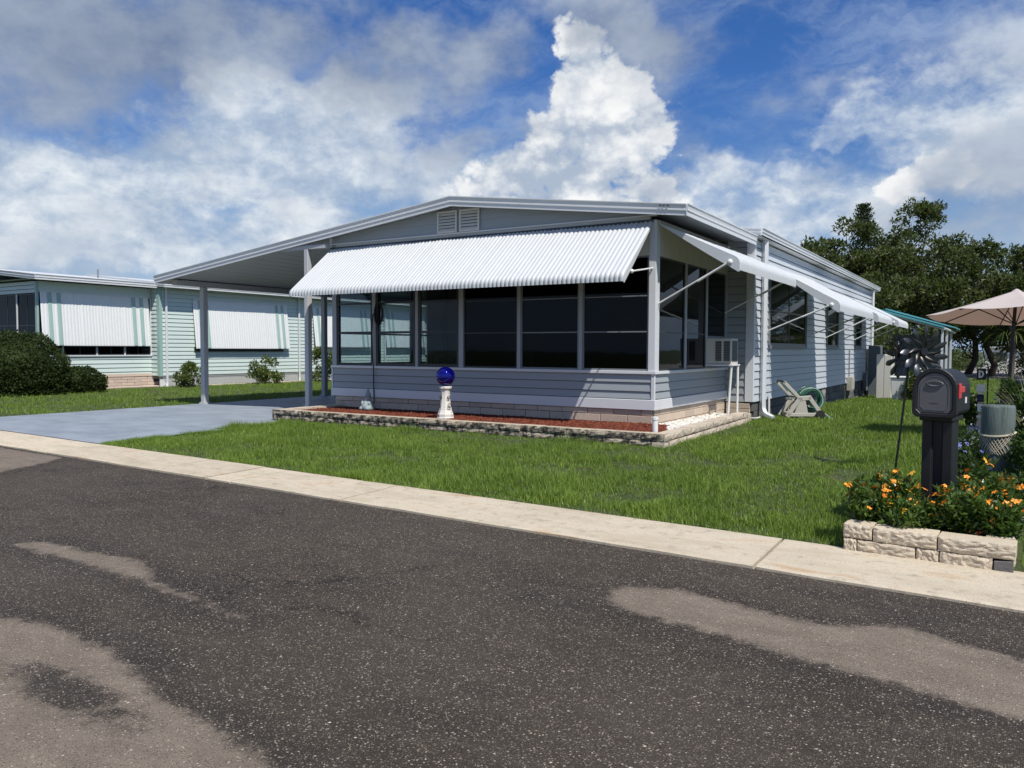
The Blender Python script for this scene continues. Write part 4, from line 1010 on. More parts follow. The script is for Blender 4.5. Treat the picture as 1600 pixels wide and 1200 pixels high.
# air conditioner in the porch side window
ac = empty('air_conditioner', (.25, 2.95, .24), 'white window air conditioner on two thin legs at the porch side', 'air conditioner')
P('casing', MB().box(-.02, 2.73, 1.265, .52, 3.17, 1.775), 'cream_panel', ac, bev=.012)
for k in range(2):
    x0 = .20+k*.165
    g_ = MB()
    for q in range(11): g_.box(x0+.006, 2.722, 1.345+q*.033, x0+.114, 2.733, 1.345+q*.033+.014)
    P('side_louver', MB().box(x0, 2.724, 1.33, x0+.12, 2.7305, 1.72), 'grille_dark', ac); P('slat', g_, 'mid_frame', ac)
P('coil_grille', MB().box(.518, 2.775, 1.32, .523, 3.12, 1.73), 'grille_dark', ac)
g_ = MB()
for q in range(10): g_.box(.521, 2.775, 1.33+q*.04, .527, 3.12, 1.336+q*.04)
for q in range(6): g_.box(.521, 2.79+q*.062, 1.32, .526, 2.795+q*.062, 1.73)
P('grille_wire', g_, 'mid_frame', ac)
P('tray', MB().box(.02, 2.70, 1.235, .56, 3.20, 1.264), 'pvc', ac, bev=.005)
P('leg', MB().tube([(.52, 2.74, 1.235), (.47, 2.72, .215)], .024, 8), 'pvc', ac); P('leg', MB().tube([(.53, 3.14, 1.235), (.53, 3.14, .20)], .024, 8), 'pvc', ac)
# hose reel cart
hr = empty('hose_reel_cart', (1.32, 5.35, .06), 'beige hose reel cart with green hose leaning beside the downspout', 'hose reel')
# built facing the camera side: cart axis (wheel axle) along local x, handle towards -x of the house wall
def LB(): return MB()
def loc(o_): return o_
cart_rot = rad(12)
def HP(name, mb, mat, smooth=False, bev=0):
    me = mb.mesh(name, mat, smooth)
    if bev: bevel(me, bev)
    o = part(name, me, hr, world=False); return o
for s_ in (-.20, .20):     # side frames: A-shaped panel with raked handle arm; local x along the wall (to the back), local y across
    fm = MB()
    def bar(p, q, w):
        p, q = Vector((*p, 0)), Vector((*q, 0)); n_ = (q-p).normalized(); o_ = Vector((-n_.y, n_.x, 0))*w/2
        fm.prism([((p+o_).x, (p+o_).y), ((p-o_).x, (p-o_).y), ((q-o_).x, (q-o_).y), ((q+o_).x, (q+o_).y)], 'y', s_-.022, s_+.022)
    bar((-.50, .80), (-.10, .40), .075); bar((-.14, .44), (.10, .46), .10); bar((.06, .48), (.36, .08), .09); bar((-.14, .45), (-.42, .04), .09); bar((-.42, .09), (.38, .09), .08)
    fm.prism([(-.12, .42), (-.02, .42), (.05, .11), (-.26, .11), (-.22, .22)], 'y', s_-.016, s_+.016)
    HP('side_frame', fm, 'beige_plastic', bev=.008)
    HP('wheel', MB().lathe([(.03, -.02), (.095, -.02), (.105, 0), (.095, .02), (.03, .02)], n=18), 'rubber').rotation_euler = (math.pi/2, 0, 0)
    hr.children[-1].location = (.30, s_*1.28, .09)
    HP('hub', MB().lathe([(.05, -.024), (.05, .024)], n=14), 'beige_plastic').rotation_euler = (math.pi/2, 0, 0)
    hr.children[-1].location = (.30, s_*1.28, .09)
HP('handle', MB().tube([(-.48, -.22, .78), (-.51, -.1, .82), (-.51, .1, .82), (-.48, .22, .78)], .024, 8), 'rubber')
HP('cross_bar', MB().box(-.38, -.18, .07, -.33, .18, .13).box(-.30, -.18, .40, -.26, .18, .44), 'beige_plastic')
for s_ in (-.165, .165): HP('drum_flange', MB().lathe([(.255, -.012), (.295, -.012), (.305, 0), (.295, .012), (.255, .012)], n=32).box(-.26, -.02, -.008, .26, .02, .008).box(-.02, -.26, -.007, .02, .26, .007), 'beige_plastic').rotation_euler = (math.pi/2, 0, 0); hr.children[-1].location = (.18, s_, .40)
hz_ = []; 
for i in range(190):
    a_ = i/190*2*math.pi*11; r_ = .20+.02*math.sin(i*.37)+.022*(i//60); hz_.append((.18+r_*math.cos(a_), -.13+.26*abs(((i/45) % 2)-1), .40+r_*math.sin(a_)))
HP('hose', MB().tube(hz_, .016, 6), 'green_hose')
loop = [(.10+.27*math.cos(a_), -.20+.02*math.sin(3*a_), .42+.25*math.sin(a_)) for a_ in np.linspace(2.6, -1.0, 26)]+[(.40, -.22, .12), (.52, -.25, .02), (.60, -.24, .01)]
HP('hose_end', MB().tube(loop, .013, 6), 'pale_hose')
loop = [(.12+.24*math.cos(a_), .02+.03*math.sin(2*a_), .46+.24*math.sin(a_)) for a_ in np.linspace(3.4, -.9, 26)]+[(.48, -.08, .10), (.62, -.12, .01)]
HP('hose_end', MB().tube(loop, .013, 6), 'green_hose')
HP('hose_end', MB().tube([(-.46, .12, .80), (-.30, .10, .60), (-.1, .12, .56), (.06, .1, .62)], .012, 6), 'green_hose')
hr.rotation_euler = (0, 0, .62)

# ------------------------------------------------------------------ patio roof and odds and ends behind the grey home
pt = empty('patio_cover', (1.8, 24, -.2), 'white patio cover with teal edging behind the grey home', 'patio cover')
P('roof_panel', MB().prism([(.62, 3.16), (3.02, 2.40), (3.02, 2.36), (.62, 3.10)], 'y', 21.6, 29.0), 'white_awning', pt)
P('teal_edge', MB().prism([(.60, 3.26), (3.10, 2.475), (3.10, 2.405), (.60, 3.165)], 'y', 21.45, 21.60), 'teal_metal', pt)
P('teal_edge', MB().prism([(.60, 3.40), (3.30, 2.54), (3.30, 2.49), (.60, 3.33)], 'y', 25.2, 29.0), 'teal_metal', pt)
P('gutter', MB().tube([(3.08, 21.5, 2.40), (3.08, 29, 2.38)], .055, 8), 'white_trim', pt)
for y_ in (21.7, 24.4, 27.4): P('post', MB().box(2.98, y_-.04, -.25, 3.06, y_+.04, 2.37), 'white_trim', pt)
P('back_panel', MB().box(.6, 29.02, -.3, 2.9, 29.08, 2.3), 'shed_grey', pt)
uc = empty('utility_cabinet', (.86, 20.2, -.2), 'tall slate grey utility cabinet at the back corner of the grey home', 'cabinet')
P('body', MB().box(.66, 19.95, -.28, 1.08, 20.6, 1.74), 'shed_grey', uc, bev=.015); P('door', MB().box(.69, 19.925, -.2, 1.05, 19.949, 1.70), 'shed_grey', uc, bev=.006); P('handle', MB().box(1.0, 19.90, .7, 1.02, 19.924, .9), 'black_metal', uc)
sc_ = empty('storage_cabinet', (1.5, 18.4, -.2), 'beige upright storage cabinet standing on the grass beside the grey cabinet', 'cabinet')
P('body', MB().box(1.18, 18.1, -.24, 1.70, 18.8, 1.42), 'cream_panel', sc_, bev=.02); P('door', MB().box(1.20, 18.075, -.18, 1.43, 18.099, 1.38).box(1.445, 18.075, -.18, 1.68, 18.099, 1.38), 'cream_panel', sc_, bev=.005); P('foot', MB().box(1.2, 18.12, -.3, 1.3, 18.7, -.241).box(1.58, 18.12, -.3, 1.68, 18.7, -.241), 'mid_frame', sc_)
bn_ = empty('storage_bin', (2.1, 17.0, -.15), 'pale grey lidded plastic bin on the grass under the patio cover', 'bin')
P('body', MB().add([(1.86,16.8,-.2),(2.26,16.8,-.2),(2.26,17.2,-.2),(1.86,17.2,-.2),(1.80,16.75,.62),(2.32,16.75,.62),(2.32,17.25,.62),(1.80,17.25,.62)], [(0,3,2,1),(4,5,6,7),(0,1,5,4),(1,2,6,5),(2,3,7,6),(3,0,4,7)]), 'white_board', bn_, bev=.02)
P('lid', MB().box(1.77, 16.72, .621, 2.35, 17.28, .68), 'white_board', bn_, bev=.015)
ub = empty('patio_umbrella', (5.088, 2.65, .05), 'pale salmon patio umbrella on a dark pole in the garden', 'umbrella')
UC = (5.20, 2.75); UR = 1.32; uz0, uz1 = 2.13, 2.52; vs = []; fs = []
for k in range(8):
    a0_, a1_ = rad(45*k+10), rad(45*k+55)
    cm = MB(); N1 = 6
    g_ = [[None]*(N1+1) for _ in range(N1+1)]
    for i in range(N1+1):
        for j in range(N1+1):
            r_ = UR*(.06+.94*i/N1); ta = j/N1
            p0 = Vector((math.cos(a0_), math.sin(a0_))); p1 = Vector((math.cos(a1_), math.sin(a1_)))
            q = p0.lerp(p1, ta)*r_
            sag = .05*math.sin(math.pi*ta)*(i/N1)+.03*math.sin(math.pi*i/N1)
            cm.v.append((UC[0]+q.x, UC[1]+q.y, uz1-(uz1-uz0)*(i/N1)-sag*.6-.085*q.y))
    cm.f += [(i*(N1+1)+j, (i+1)*(N1+1)+j, (i+1)*(N1+1)+j+1, i*(N1+1)+j+1) for i in range(N1) for j in range(N1)]
    P('canopy_panel', cm, 'canopy_cloth', ub, smooth=True)
    tip = Vector((UC[0]+UR*math.cos(a0_), UC[1]+UR*math.sin(a0_), uz0-.085*UR*math.sin(a0_)))
    P('rib', MB().tube([(UC[0]+.03*math.cos(a0_), UC[1]+.03*math.sin(a0_), uz1-.05), tip+Vector((0, 0, -.02))], .010, 6).tube([(UC[0], UC[1], 1.98), Vector((UC[0], UC[1], uz1-.05)).lerp(tip, .48)+Vector((0,0,-.02))], .009, 6), 'black_metal', ub)
P('pole', MB().tube([(5.088, 2.65, -.02), (UC[0], UC[1], uz1+.02)], .028, 10), 'black_metal', ub)
P('finial', MB().lathe([(.09, 0), (.06, .03), (.015, .06)], (UC[0], UC[1], uz1-.01), 12), 'canopy_cloth', ub)
P('base', MB().lathe([(.26, 0), (.25, .05), (.06, .08), (.045, .3)], (5.088, 2.65, .06), 18), 'black_metal', ub)
ch = empty('garden_chair', (5.25, 1.9, .08), 'navy blue padded chair under the patio umbrella', 'chair')
P('seat', MB().box(5.02, 1.65, .42, 5.52, 2.15, .52), 'navy_cloth', ch, bev=.03); P('backrest', MB().prism([(1.62, .50), (1.70, .50), (1.58, 1.12), (1.50, 1.12)], 'x', 5.02, 5.52), 'navy_cloth', ch, bev=.02)
for x_ in (5.05, 5.49):
    for y_ in (1.68, 2.12): P('leg', MB().tube([(x_, y_, .06), (x_, y_, .42)], .016, 6), 'black_metal', ch)
    P('armrest', MB().tube([(x_, 1.60, .72), (x_, 2.12, .72), (x_, 2.12, .42)], .016, 6), 'black_metal', ch)
# garden stake with hanging plaques
gs = empty('garden_sign', (4.83, 3.2, .1), 'black garden stake holding a small round plaque above three white plates', 'garden sign')
P('stake', MB().tube([(4.83, 3.2, .0), (4.83, 3.2, 1.28)], .014, 6).tube([(4.83, 3.2, 1.28), (4.80, 3.2, 1.33), (4.74, 3.2, 1.33), (4.71, 3.2, 1.29)], .010, 6), 'black_metal', gs)
P('plaque', MB().box(4.66, 3.16, 1.05, 4.80, 3.18, 1.25), 'black_plastic', gs, bev=.008)
dd = MB().box(4.690, 3.150, 1.085, 4.715, 3.159, 1.215)
for i in range(8):
    a_, b_ = rad(-90+180*i/8), rad(-90+180*(i+1)/8)
    dd.prism([(4.712+.058*math.cos(a_), 1.15+.065*math.sin(a_)), (4.712+.058*math.cos(b_), 1.15+.065*math.sin(b_)), (4.712+.034*math.cos(b_), 1.15+.042*math.sin(b_)), (4.712+.034*math.cos(a_), 1.15+.042*math.sin(a_))], 'y', 3.150, 3.159)
P('letter', dd, 'white_board', gs)
for k in range(3): P('plate', MB().box(4.665+.01*k, 3.165, .84-.17*k, 4.79-.01*k, 3.18, .97-.17*k), 'white_board' if k != 1 else 'navy_cloth', gs, bev=.008)
st = empty('totem_post', (4.72, 3.6, .05), 'slender pale carved totem beside the garden sign', 'garden ornament')
P('post', MB().tube([(4.70, 3.6, -.02), (4.71, 3.6, .2), (4.74, 3.6, .42), (4.73, 3.6, .62), (4.70, 3.6, .8)], [.05, .06, .045, .05, .03], 10), 'clean_block', st)
for k in range(5): P('bead', MB().ball((4.71+.02*math.sin(k*1.7), 3.58, .38+k*.10), (.05, .04, .035), 10, 6), 'stone_white', st)
# ------------------------------------------------------------------ wind spinner on a pole
ws = empty('wind_spinner', (4.0, -2.35, .09), 'tall metal wind spinner with two leaf-bladed wheels on a thin black pole', 'wind spinner')
P('pole', MB().tube([(3.985, -2.35, .02), (4.06, -2.35, .8), (4.12, -2.35, 1.52)], .013, 8), 'black_metal', ws)
WC = Vector((4.12, -2.35, 1.53)); ax_ = Vector((.93, -.36, .06)).normalized()
P('axle', MB().tube([WC-ax_*.13, WC+ax_*.13], .018, 8).ball(WC-ax_*.14, .035, 10, 6).ball(WC+ax_*.14, .035, 10, 6), 'black_metal', ws)
def petal_mesh(L, w, curl, twist, mat, bend):
    n = 8; vs = []; fs = []
    for i in range(n+1):
        s_ = i/n; ww = w*(math.sin(math.pi*min(1, .08+.92*s_)**1.25)**.8)*.5+.004
        cx = L*s_; cy = curl*s_*s_; cz = bend*math.sin(math.pi*s_*.5)
        t_ = twist*s_
        for k, e in ((0, -1), (1, 0), (2, 1)):
            vs.append((cx, cy+ww*e*math.cos(t_), cz+ww*e*math.sin(t_)+(.012*(k == 1))*math.sin(math.pi*s_)))
    for i in range(n):
        for k in range(2): a = i*3+k; fs.append((a, a+1, a+4, a+3))
    m_ = len(vs); vs += [(x, y, z-.003) for x, y, z in vs]; fs += [tuple(q+m_ for q in f[::-1]) for f in fs]
    return MB().add(vs, fs).mesh('petal', mat, True)
for s_, off, tiltv in ((-1, -.135, 0), (1, .15, .35)):
    ctr = WC+ax_*off
    face = (ax_*s_+Vector((-.15*s_, -1.15, .0))*(.75 if s_ < 0 else .55)).normalized()
    e1 = face.cross(Vector((0, 0, 1))).normalized(); e2 = face.cross(e1).normalized()
    B = Matrix((e1, e2, face)).transposed()
    hub = P('wheel', MB().tube([ctr-face*.02, ctr+face*.03], .045, 12), 'black_metal', ws)
    for ring, (np_, r0, L, w, cu, tw, bd, mt) in enumerate(((11, .15, .155, .062, .02, .5, .03, 'aged_metal'), (8, .04, .16, .036, .10, .8, .05, 'copper_metal'))):
        pm_ = petal_mesh(L, w, cu*s_, tw*s_, mt, bd)
        for k in range(np_):
            a_ = 2*math.pi*(k+.5*ring)/np_
            R3 = B @ Matrix.Rotation(a_, 3, 'Z')
            o = bpy.data.objects.new('petal', pm_); COL.objects.link(o); o.parent = hub
            o.matrix_local = Matrix.Translation(Vector(ctr)-base_of(hub)+R3 @ Vector((r0, 0, 0))) @ R3.to_4x4()
    sp_ = MB()
    for k in range(12):
        a_ = 2*math.pi*k/12; v0 = B @ Vector((math.cos(a_)*.04, math.sin(a_)*.04, 0)); v1 = B @ Vector((math.cos(a_+.35*s_)*.11, math.sin(a_+.35*s_)*.11, .012)); v2 = B @ Vector((math.cos(a_)*.17, math.sin(a_)*.17, 0))
        sp_.tube([ctr+v0, ctr+v1, ctr+v2], .006, 5)
    P('spoke', sp_, 'black_metal', hub)

# ------------------------------------------------------------------ flower box, mailbox, piling
fb_ = empty('flower_box', (4.6, -5.6, .04), 'split stone flower box at the kerb around the black mailbox', 'flower box')
FX0, FX1, FY0, FY1 = 4.055, 5.165, -6.27, -4.85
def fblock(x0, x1, z0, z1, seed, y=FY0, d=.2):
    me = bevel(rough_block(x1-x0, z1-z0, d, 'bed_block', 14, 7, .011, seed, 'block'), .003)
    part('block', me, fb_, at=(x0, y-.055*(x0-FX0), z0), rot=(0, 0, -.055))
fblock(4.055, 4.255, .128, .232, 1); fblock(4.264, 4.685, .122, .228, 2); fblock(4.693, 5.165, .118, .222, 3)
fblock(4.06, 4.150, .0, .124, 4, FY0-.004); fblock(4.157, 4.548, -.005, .118, 5, FY0-.004); fblock(4.555, 4.70, -.005, .116, 6, FY0+.004); fblock(4.707, 5.03, -.02, .115, 7, FY0-.004)
P('block', MB().prism([(5.038, -.03), (5.155, -.03), (5.155, .112), (5.038, .10)], 'y', FY0-.06, FY0+.12), 'foundation', fb_, bev=.004)
for r_, (z0, off) in enumerate(((.12, .0), (.012, .2))):
    place_blocks((FX1, FY0+.14), (FX1-.02, FY1), .40, z0, .104, .18, 'bed_block', fb_, off, nx=9, nzz=4)
    place_blocks((FX0, FY1), (FX0, FY0+.2), .40, z0, .104, .18, 'bed_block', fb_, off, nx=9, nzz=4)
    place_blocks((FX1, FY1), (FX0, FY1), .40, z0, .104, .18, 'bed_block', fb_, off)
bs = MB(); bs.add([(FX0+.12, FY0+.12, .165), (FX1-.12, FY0+.07, .165), (FX1-.12, FY1-.1, .17), (FX0+.12, FY1-.1, .17)], [(0, 1, 2, 3)]); P('bed_soil', bs, 'soil', fb_)
chips(900, (FX0+.15, FX1-.15), (FY0+.14, FY1-.15), lambda x, y: .168+0*x, (.06, .02, .012), 'mulch', 'mulch_chips', fb_)
mbx = empty('mailbox', (4.63, -5.28, .12), 'black plastic mailbox with red flag on a thick post in the flower box', 'mailbox', rz=rad(-9))
# local frame: front at -y, box 0.31 wide, 0.56 deep
pw = .112
MP = lambda n_, mb, mat, bev=0, sm_=False, par=None: (lambda me: part(n_, bevel(me, bev) if bev else me, par or mbx, world=False))(mb.mesh(n_, mat, sm_))
post_prof = [(-pw, -pw), (-.04, -pw), (-.034, -pw+.03), (.034, -pw+.03), (.04, -pw), (pw, -pw), (pw, pw), (-pw, pw)]
MP('post', MB().prism(post_prof, 'z', -.1, .90), 'black_plastic', .006)
MP('post_collar', MB().box(-.125, -.16, .86, .125, .2, .905), 'black_plastic', .008)
W2 = .152; zb_ = .905; zs_ = 1.12; RT_ = .165
def arch(w, z0, zs, rt, n=14):
    return [(-w, z0+.03), (-w+.03, z0), (w-.03, z0), (w, z0+.03)]+[(w*math.cos(math.pi*i/n), zs+rt*math.sin(math.pi*i/n)) for i in range(n+1)]
MP('shell', MB().prism(arch(W2, zb_, zs_, RT_-.005), 'y', -.21, .30), 'black_plastic', .010)
rim = MB(); o_, i_ = arch(W2+.012, zb_-.012, zs_, RT_+.008), arch(W2-.022, zb_+.022, zs_, RT_-.030); n = len(o_)
vs = [(q[0], -.235, q[1]) for q in o_]+[(q[0], -.235, q[1]) for q in i_]+[(q[0], -.195, q[1]) for q in o_]+[(q[0], -.195, q[1]) for q in i_]
rim.add(vs, [f for i in range(n) for f in ((i, (i+1) % n, n+(i+1) % n, n+i), (i, 2*n+i, 2*n+(i+1) % n, (i+1) % n), (n+i, n+(i+1) % n, 3*n+(i+1) % n, 3*n+i))])
me = fixn(rim.mesh('rim', 'black_plastic')); part('rim', bevel(me, .006), mbx, world=False)
dr_ = part('door', bevel(fixn(MB().prism(arch(W2-.024, zb_+.024, zs_, RT_-.032), 'y', -.226, -.20).mesh('door', 'grey_plastic')), .005), mbx, world=False)
ins, ins2 = arch(W2-.045, zb_+.045, zs_, RT_-.055), arch(W2-.052, zb_+.052, zs_, RT_-.062)
pm = MB(); vs = [(q[0], -.2295, q[1]) for q in ins]+[(q[0], -.2295, q[1]) for q in ins2]+[(q[0], -.2255, q[1]) for q in ins]+[(q[0], -.2255, q[1]) for q in ins2]
pm.add(vs, [f for i in range(n) for f in ((i, (i+1) % n, n+(i+1) % n, n+i), (i, 2*n+i, 2*n+(i+1) % n, (i+1) % n), (n+i, n+(i+1) % n, 3*n+(i+1) % n, 3*n+i))])
part('door_bead', fixn(pm.mesh('door_bead', 'grey_plastic')), dr_, world=False)
part('pull', fixn(MB().lathe([(.052, -.008), (.058, 0), (.050, .010), (.040, .004), (.01, .002)], n=24).mesh('pull', 'grey_plastic', True)), dr_, world=False, at=(0, -.228, 1.165), rot=(math.pi/2, 0, 0)).scale = (1.15, .42, 1)
part('door_emblem', MB().box(-.03, -.2285, 1.01, .03, -.2262, 1.02).mesh('door_emblem', 'grey_plastic'), dr_, world=False)
fl = MP('flag', MB().tube([(W2+.003, -.10, 1.115), (W2+.020, -.10, 1.115)], .028, 14).box(W2+.010, -.19, 1.095, W2+.024, -.02, 1.145).box(W2+.010, -.20, 1.05, W2+.022, -.13, 1.17), 'red_flag', .004)
MP('sticker', MB().box(W2+.001, .10, 1.00, W2+.0035, .16, 1.05), 'white_board')
pl = empty('piling', (5.022, -2.62, .1), 'weathered green wood piling wrapped with rope netting', 'piling')
pr_ = [(.158, -.1), (.160, .3), (.161, .6), (.160, .84), (.150, .862), (.02, .866)]
part('post', MB().lathe(pr_, n=26).mesh('post', 'piling_wood', True), pl, world=False)
rp = [(.166*math.cos(a_), .166*math.sin(a_), .565+.035*math.sin(a_*1.0+.5)) for a_ in np.linspace(0, 2*math.pi, 50)]
part('rope_ring', MB().tube(rp, .013, 8).mesh('rope_ring', 'rope', True), pl, world=False)
net = MB()
for k in range(11):
    a0_ = rad(-160+k*13); zt = .565+.035*math.sin(a0_+.5)
    for s_ in (1, -1):
        ln = .26-.020*abs(k-5); net.tube([(.165*math.cos(a0_+s_*t_*.9), .165*math.sin(a0_+s_*t_*.9), zt-t_*ln*1.05) for t_ in np.linspace(0, 1, 7)], .0042, 4)
part('netting', net.mesh('netting', 'rope'), pl, world=False)
for i in range(2):
    eb = part('edging_board', bevel(MB().box(4.50+.11*i*0, -1.2+i*5.2, .03, 4.86, 3.9+i*5.4, .125).mesh('edging_board', 'blue_edging'), .008), None)
    tag(eb, ('blue grey edging strip beside the piling' if i == 0 else 'blue grey edging strip beyond the garden sign'), 'edging')

# ------------------------------------------------------------------ foliage
def leaf_cloud(centers, radii, n, size, jit=.35, aspect=2.2, shell=.55, up_bias=.25, droop=0, keep=None, flat=1.0):
    """leaf-sized rhombi through a set of clumps; denser towards each clump's outside"""
    centers = np.asarray(centers, float); radii = np.asarray(radii, float)
    if radii.ndim == 1: radii = np.stack([radii, radii, radii*flat], 1)
    wv = (radii.prod(1))**(2/3); k = RNG.choice(len(centers), n, p=wv/wv.sum())
    d = RNG.normal(size=(n, 3)); d /= np.linalg.norm(d, axis=1)[:, None]
    rr = shell+(1-shell)*RNG.random(n)**.7; rr = np.where(RNG.random(n) < .25, RNG.random(n)**.5, rr)*(1+RNG.normal(0, .08, n))
    c = centers[k]+d*rr[:, None]*radii[k]
    if keep is not None: m_ = keep(c); c = c[m_]; d = d[m_]; n = len(c)
    t_ = d*.6+RNG.normal(0, .6, (n, 3))+np.array([0, 0, up_bias-droop]); t_ /= np.linalg.norm(t_, axis=1)[:, None]
    nn = RNG.normal(0, .7, (n, 3))+np.array([0, 0, .8]); s_ = np.cross(t_, nn); s_ /= np.linalg.norm(s_, axis=1)[:, None]+1e-9
    L = size*RNG.uniform(1-jit, 1+jit, n)[:, None]; w = L/aspect
    fold = np.cross(t_, s_)*L*.10
    V = np.stack([c, c+t_*L*.45+s_*w*.5+fold, c+t_*L, c+t_*L*.45-s_*w*.5+fold], 1).reshape(-1, 3)
    F = np.arange(n*4).reshape(-1, 4)
    return V, F
def leaf_obj(name, V, F, mat, par, stuff=False):
    o = part(name, np_mesh(name, V, F, mat), par)
    if stuff: o['kind'] = 'stuff'
    return o
def limb(p0, p1, r0, r1, wob=.1, n=6):
    p0, p1 = Vector(p0), Vector(p1); L = (p1-p0).length
    pts = [p0.lerp(p1, i/n)+Vector(RNG.normal(0, wob*L*.12, 3))*math.sin(math.pi*i/n) for i in range(n+1)]
    return pts, [r0+(r1-r0)*i/n for i in range(n+1)]
def tree(x, y, h, w, label, nl=7000, leaf=.30, mat='leaf_tree', clumps=26, z0=-.3, low=.18, lean=(0, 0), group=None, seed=1, sparse=0.0, name='oak_tree'):
    r = np.random.default_rng(seed)
    t_ = empty(name, (x, y, z0), label, 'tree', group)
    tr = MB(); top = Vector((x+lean[0], y+lean[1], z0+h*.72))
    pts, rs = limb((x, y, z0-.1), top, .022*h+.05, .05, .5); tr.tube(pts, rs, 9)
    cs, rd = [], []
    for i in range(clumps):
        a_ = r.uniform(0, 6.283); q = r.uniform(low, 1.0); prof = math.sin(math.pi*min(1, .22+.70*(q-low)/(1-low)))**.75
        rr = w*.5*prof*math.sqrt(r.uniform(.15, 1))
        c = Vector((x+lean[0]*q*1.3+rr*math.cos(a_), y+lean[1]*q+rr*math.sin(a_), z0+h*(q*.93)))
        s_ = w*(.10+.10*r.random())*(1-.35*q); cs.append(c); rd.append((s_*1.15, s_*1.15, s_*.75))
        if i % 2 == 0:
            k = min(len(pts)-2, max(1, int(q*5))); p_, q_ = limb(pts[k], c, .03+.004*h, .012, .8, 5); tr.tube(p_, q_, 6)
    tr_o = P('trunk', tr, 'bark', t_, smooth=True)
    # twig sprays that break the outline
    tw = []
    for c, s_ in zip(cs, rd):
        for _ in range(3):
            d = Vector(r.normal(0, 1, 3)); d.normalize(); d.z = abs(d.z)*.9; tw.append((c+Vector((d.x*s_[0], d.y*s_[1], d.z*s_[2]))*1.25, s_[0]*.33))
    cs2 = [tuple(c) for c in cs]+[tuple(c) for c, _ in tw]; rd2 = rd+[(q, q, q*.8) for _, q in tw]
    V, F = leaf_cloud(cs2, rd2, nl, leaf, shell=.45)
    leaf_obj('crown', V, F, mat, t_)
    return t_
TG = 'trees beyond the far road'
trees = [(-7.2, 47, 9.6, 7.5, 'oak at the left end of the far trees, showing above the home roof edge', 'leaf_oak', 11),
         (-3.6, 52, 9.4, 8.0, 'olive green oak right of the pine, directly behind the patio cover', 'leaf_oak', 12),
         (.8, 50, 9.3, 8.0, 'round topped oak between the tall open tree and the umbrella', 'leaf_oak', 13),
         (4.2, 52, 9.2, 7.5, 'dark oak rising straight above the umbrella top', 'leaf_tree', 14),
         (8.3, 55, 8.8, 8.5, 'oak at the right end of the far trees, cut by the frame', 'leaf_tree', 15),
         (6.6, 49, 8.6, 6.0, 'oak filling the gap above the right side of the umbrella', 'leaf_tree', 21),
         (2.6, 58, 9.6, 8.0, 'oak farther back between the umbrella top and the tall open tree', 'leaf_oak', 22),
         (-4.9, 50.5, 11.3, 6.4, 'olive oak wrapped around the lower half of the norfolk pine', 'leaf_oak', 23),
         (-9.5, 62, 9.4, 8.0, 'far oak peeping over the long roof of the grey home', 'leaf_oak', 16),
         (-6.0, 41, 6.0, 5.6, 'low dark oak close behind the back corner of the grey home', 'leaf_tree', 18),
         (-2.2, 40.5, 6.0, 6.0, 'low spreading oak behind the patio posts', 'leaf_tree', 17)]
for (x, y, h, w, lb, mt, sd_) in trees: tree(x, y, h*1.04, w, lb, 11000, .30, mt, 34, seed=sd_, group=TG, low=.30 if sd_ in (13, 14, 15, 21, 22) else .10)
tree(-2.5, 54.4, 13.9, 5.6, 'tall open crowned tree leaning right above the others', 9500, .27, 'leaf_oak', 46, seed=31, low=.34, lean=(1.4, 0), group=TG, name='tall_tree')
# norfolk pine: tiers of drooping boughs
npine = empty('norfolk_pine', (-4.4, 53.2, -.3), 'narrow dark norfolk pine with tiered boughs beside the tall open tree', 'tree', TG)
P('trunk', MB().tube([(-4.4, 53.2, -.4), (-4.4, 53.2, 12.5)], [.2, .03], 8), 'bark', npine)
cs, rd = [], []
for k in range(26):
    z_ = 4.4+k*.325; rr = 1.9*(1-(z_-4.5)/9.0)**.8+.06
    for q in range(7):
        a_ = q*.898+k*.5
        for e in (.35, .7, 1.0): cs.append((-4.4+rr*e*math.cos(a_), 53.2+rr*e*math.sin(a_), z_+.10*e)); rd.append((.17, .17, .07))
V, F = leaf_cloud(cs, np.array(rd), 9000, .2, aspect=3); leaf_obj('crown', V, F, 'leaf_pine', npine)
# understory: separate dark shrubs below the trees
US = 'shrubs below the far trees'
for i, (x, y, h, w, lb) in enumerate([(.7, 33, 3.0, 3.0, 'big dark shrub behind the right patio post'), (.6, 39, 3.4, 3.6, 'dark shrub left of the far road'), (-.6, 35, 3.2, 4.0, 'dark shrub behind the storage bin'),
      (7.4, 60, 1.6, 4, 'shrub under the umbrella rim beyond the far road'), (2.2, 70, 1.5, 6, 'dark shrub at the far end of the far road'), (8.5, 41, 3.4, 3.5, 'shrub at the right edge beyond the umbrella'), (10.5, 66, 5, 6, 'farthest shrub at the right frame edge')]):
    s_ = empty('shrub', (x, y, -.3), lb, 'shrub', US)
    r = np.random.default_rng(50+i); cs = [(x+r.normal(0, w*.22), y+r.normal(0, w*.22), -.3+h*r.uniform(.12, .78)) for _ in range(16)]
    V, F = leaf_cloud(cs, [w*.2]*16, 3500, .22); leaf_obj('foliage', V, F, 'leaf_tree', s_)
    P('stem', MB().tube([(x, y, -.4), (x, y, h*.5)], .06, 6).tube([(x, y, .1), (x+.5, y, h*.6)], .04, 6).tube([(x, y, .1), (x-.5, y, h*.6)], .04, 6), 'bark', s_)
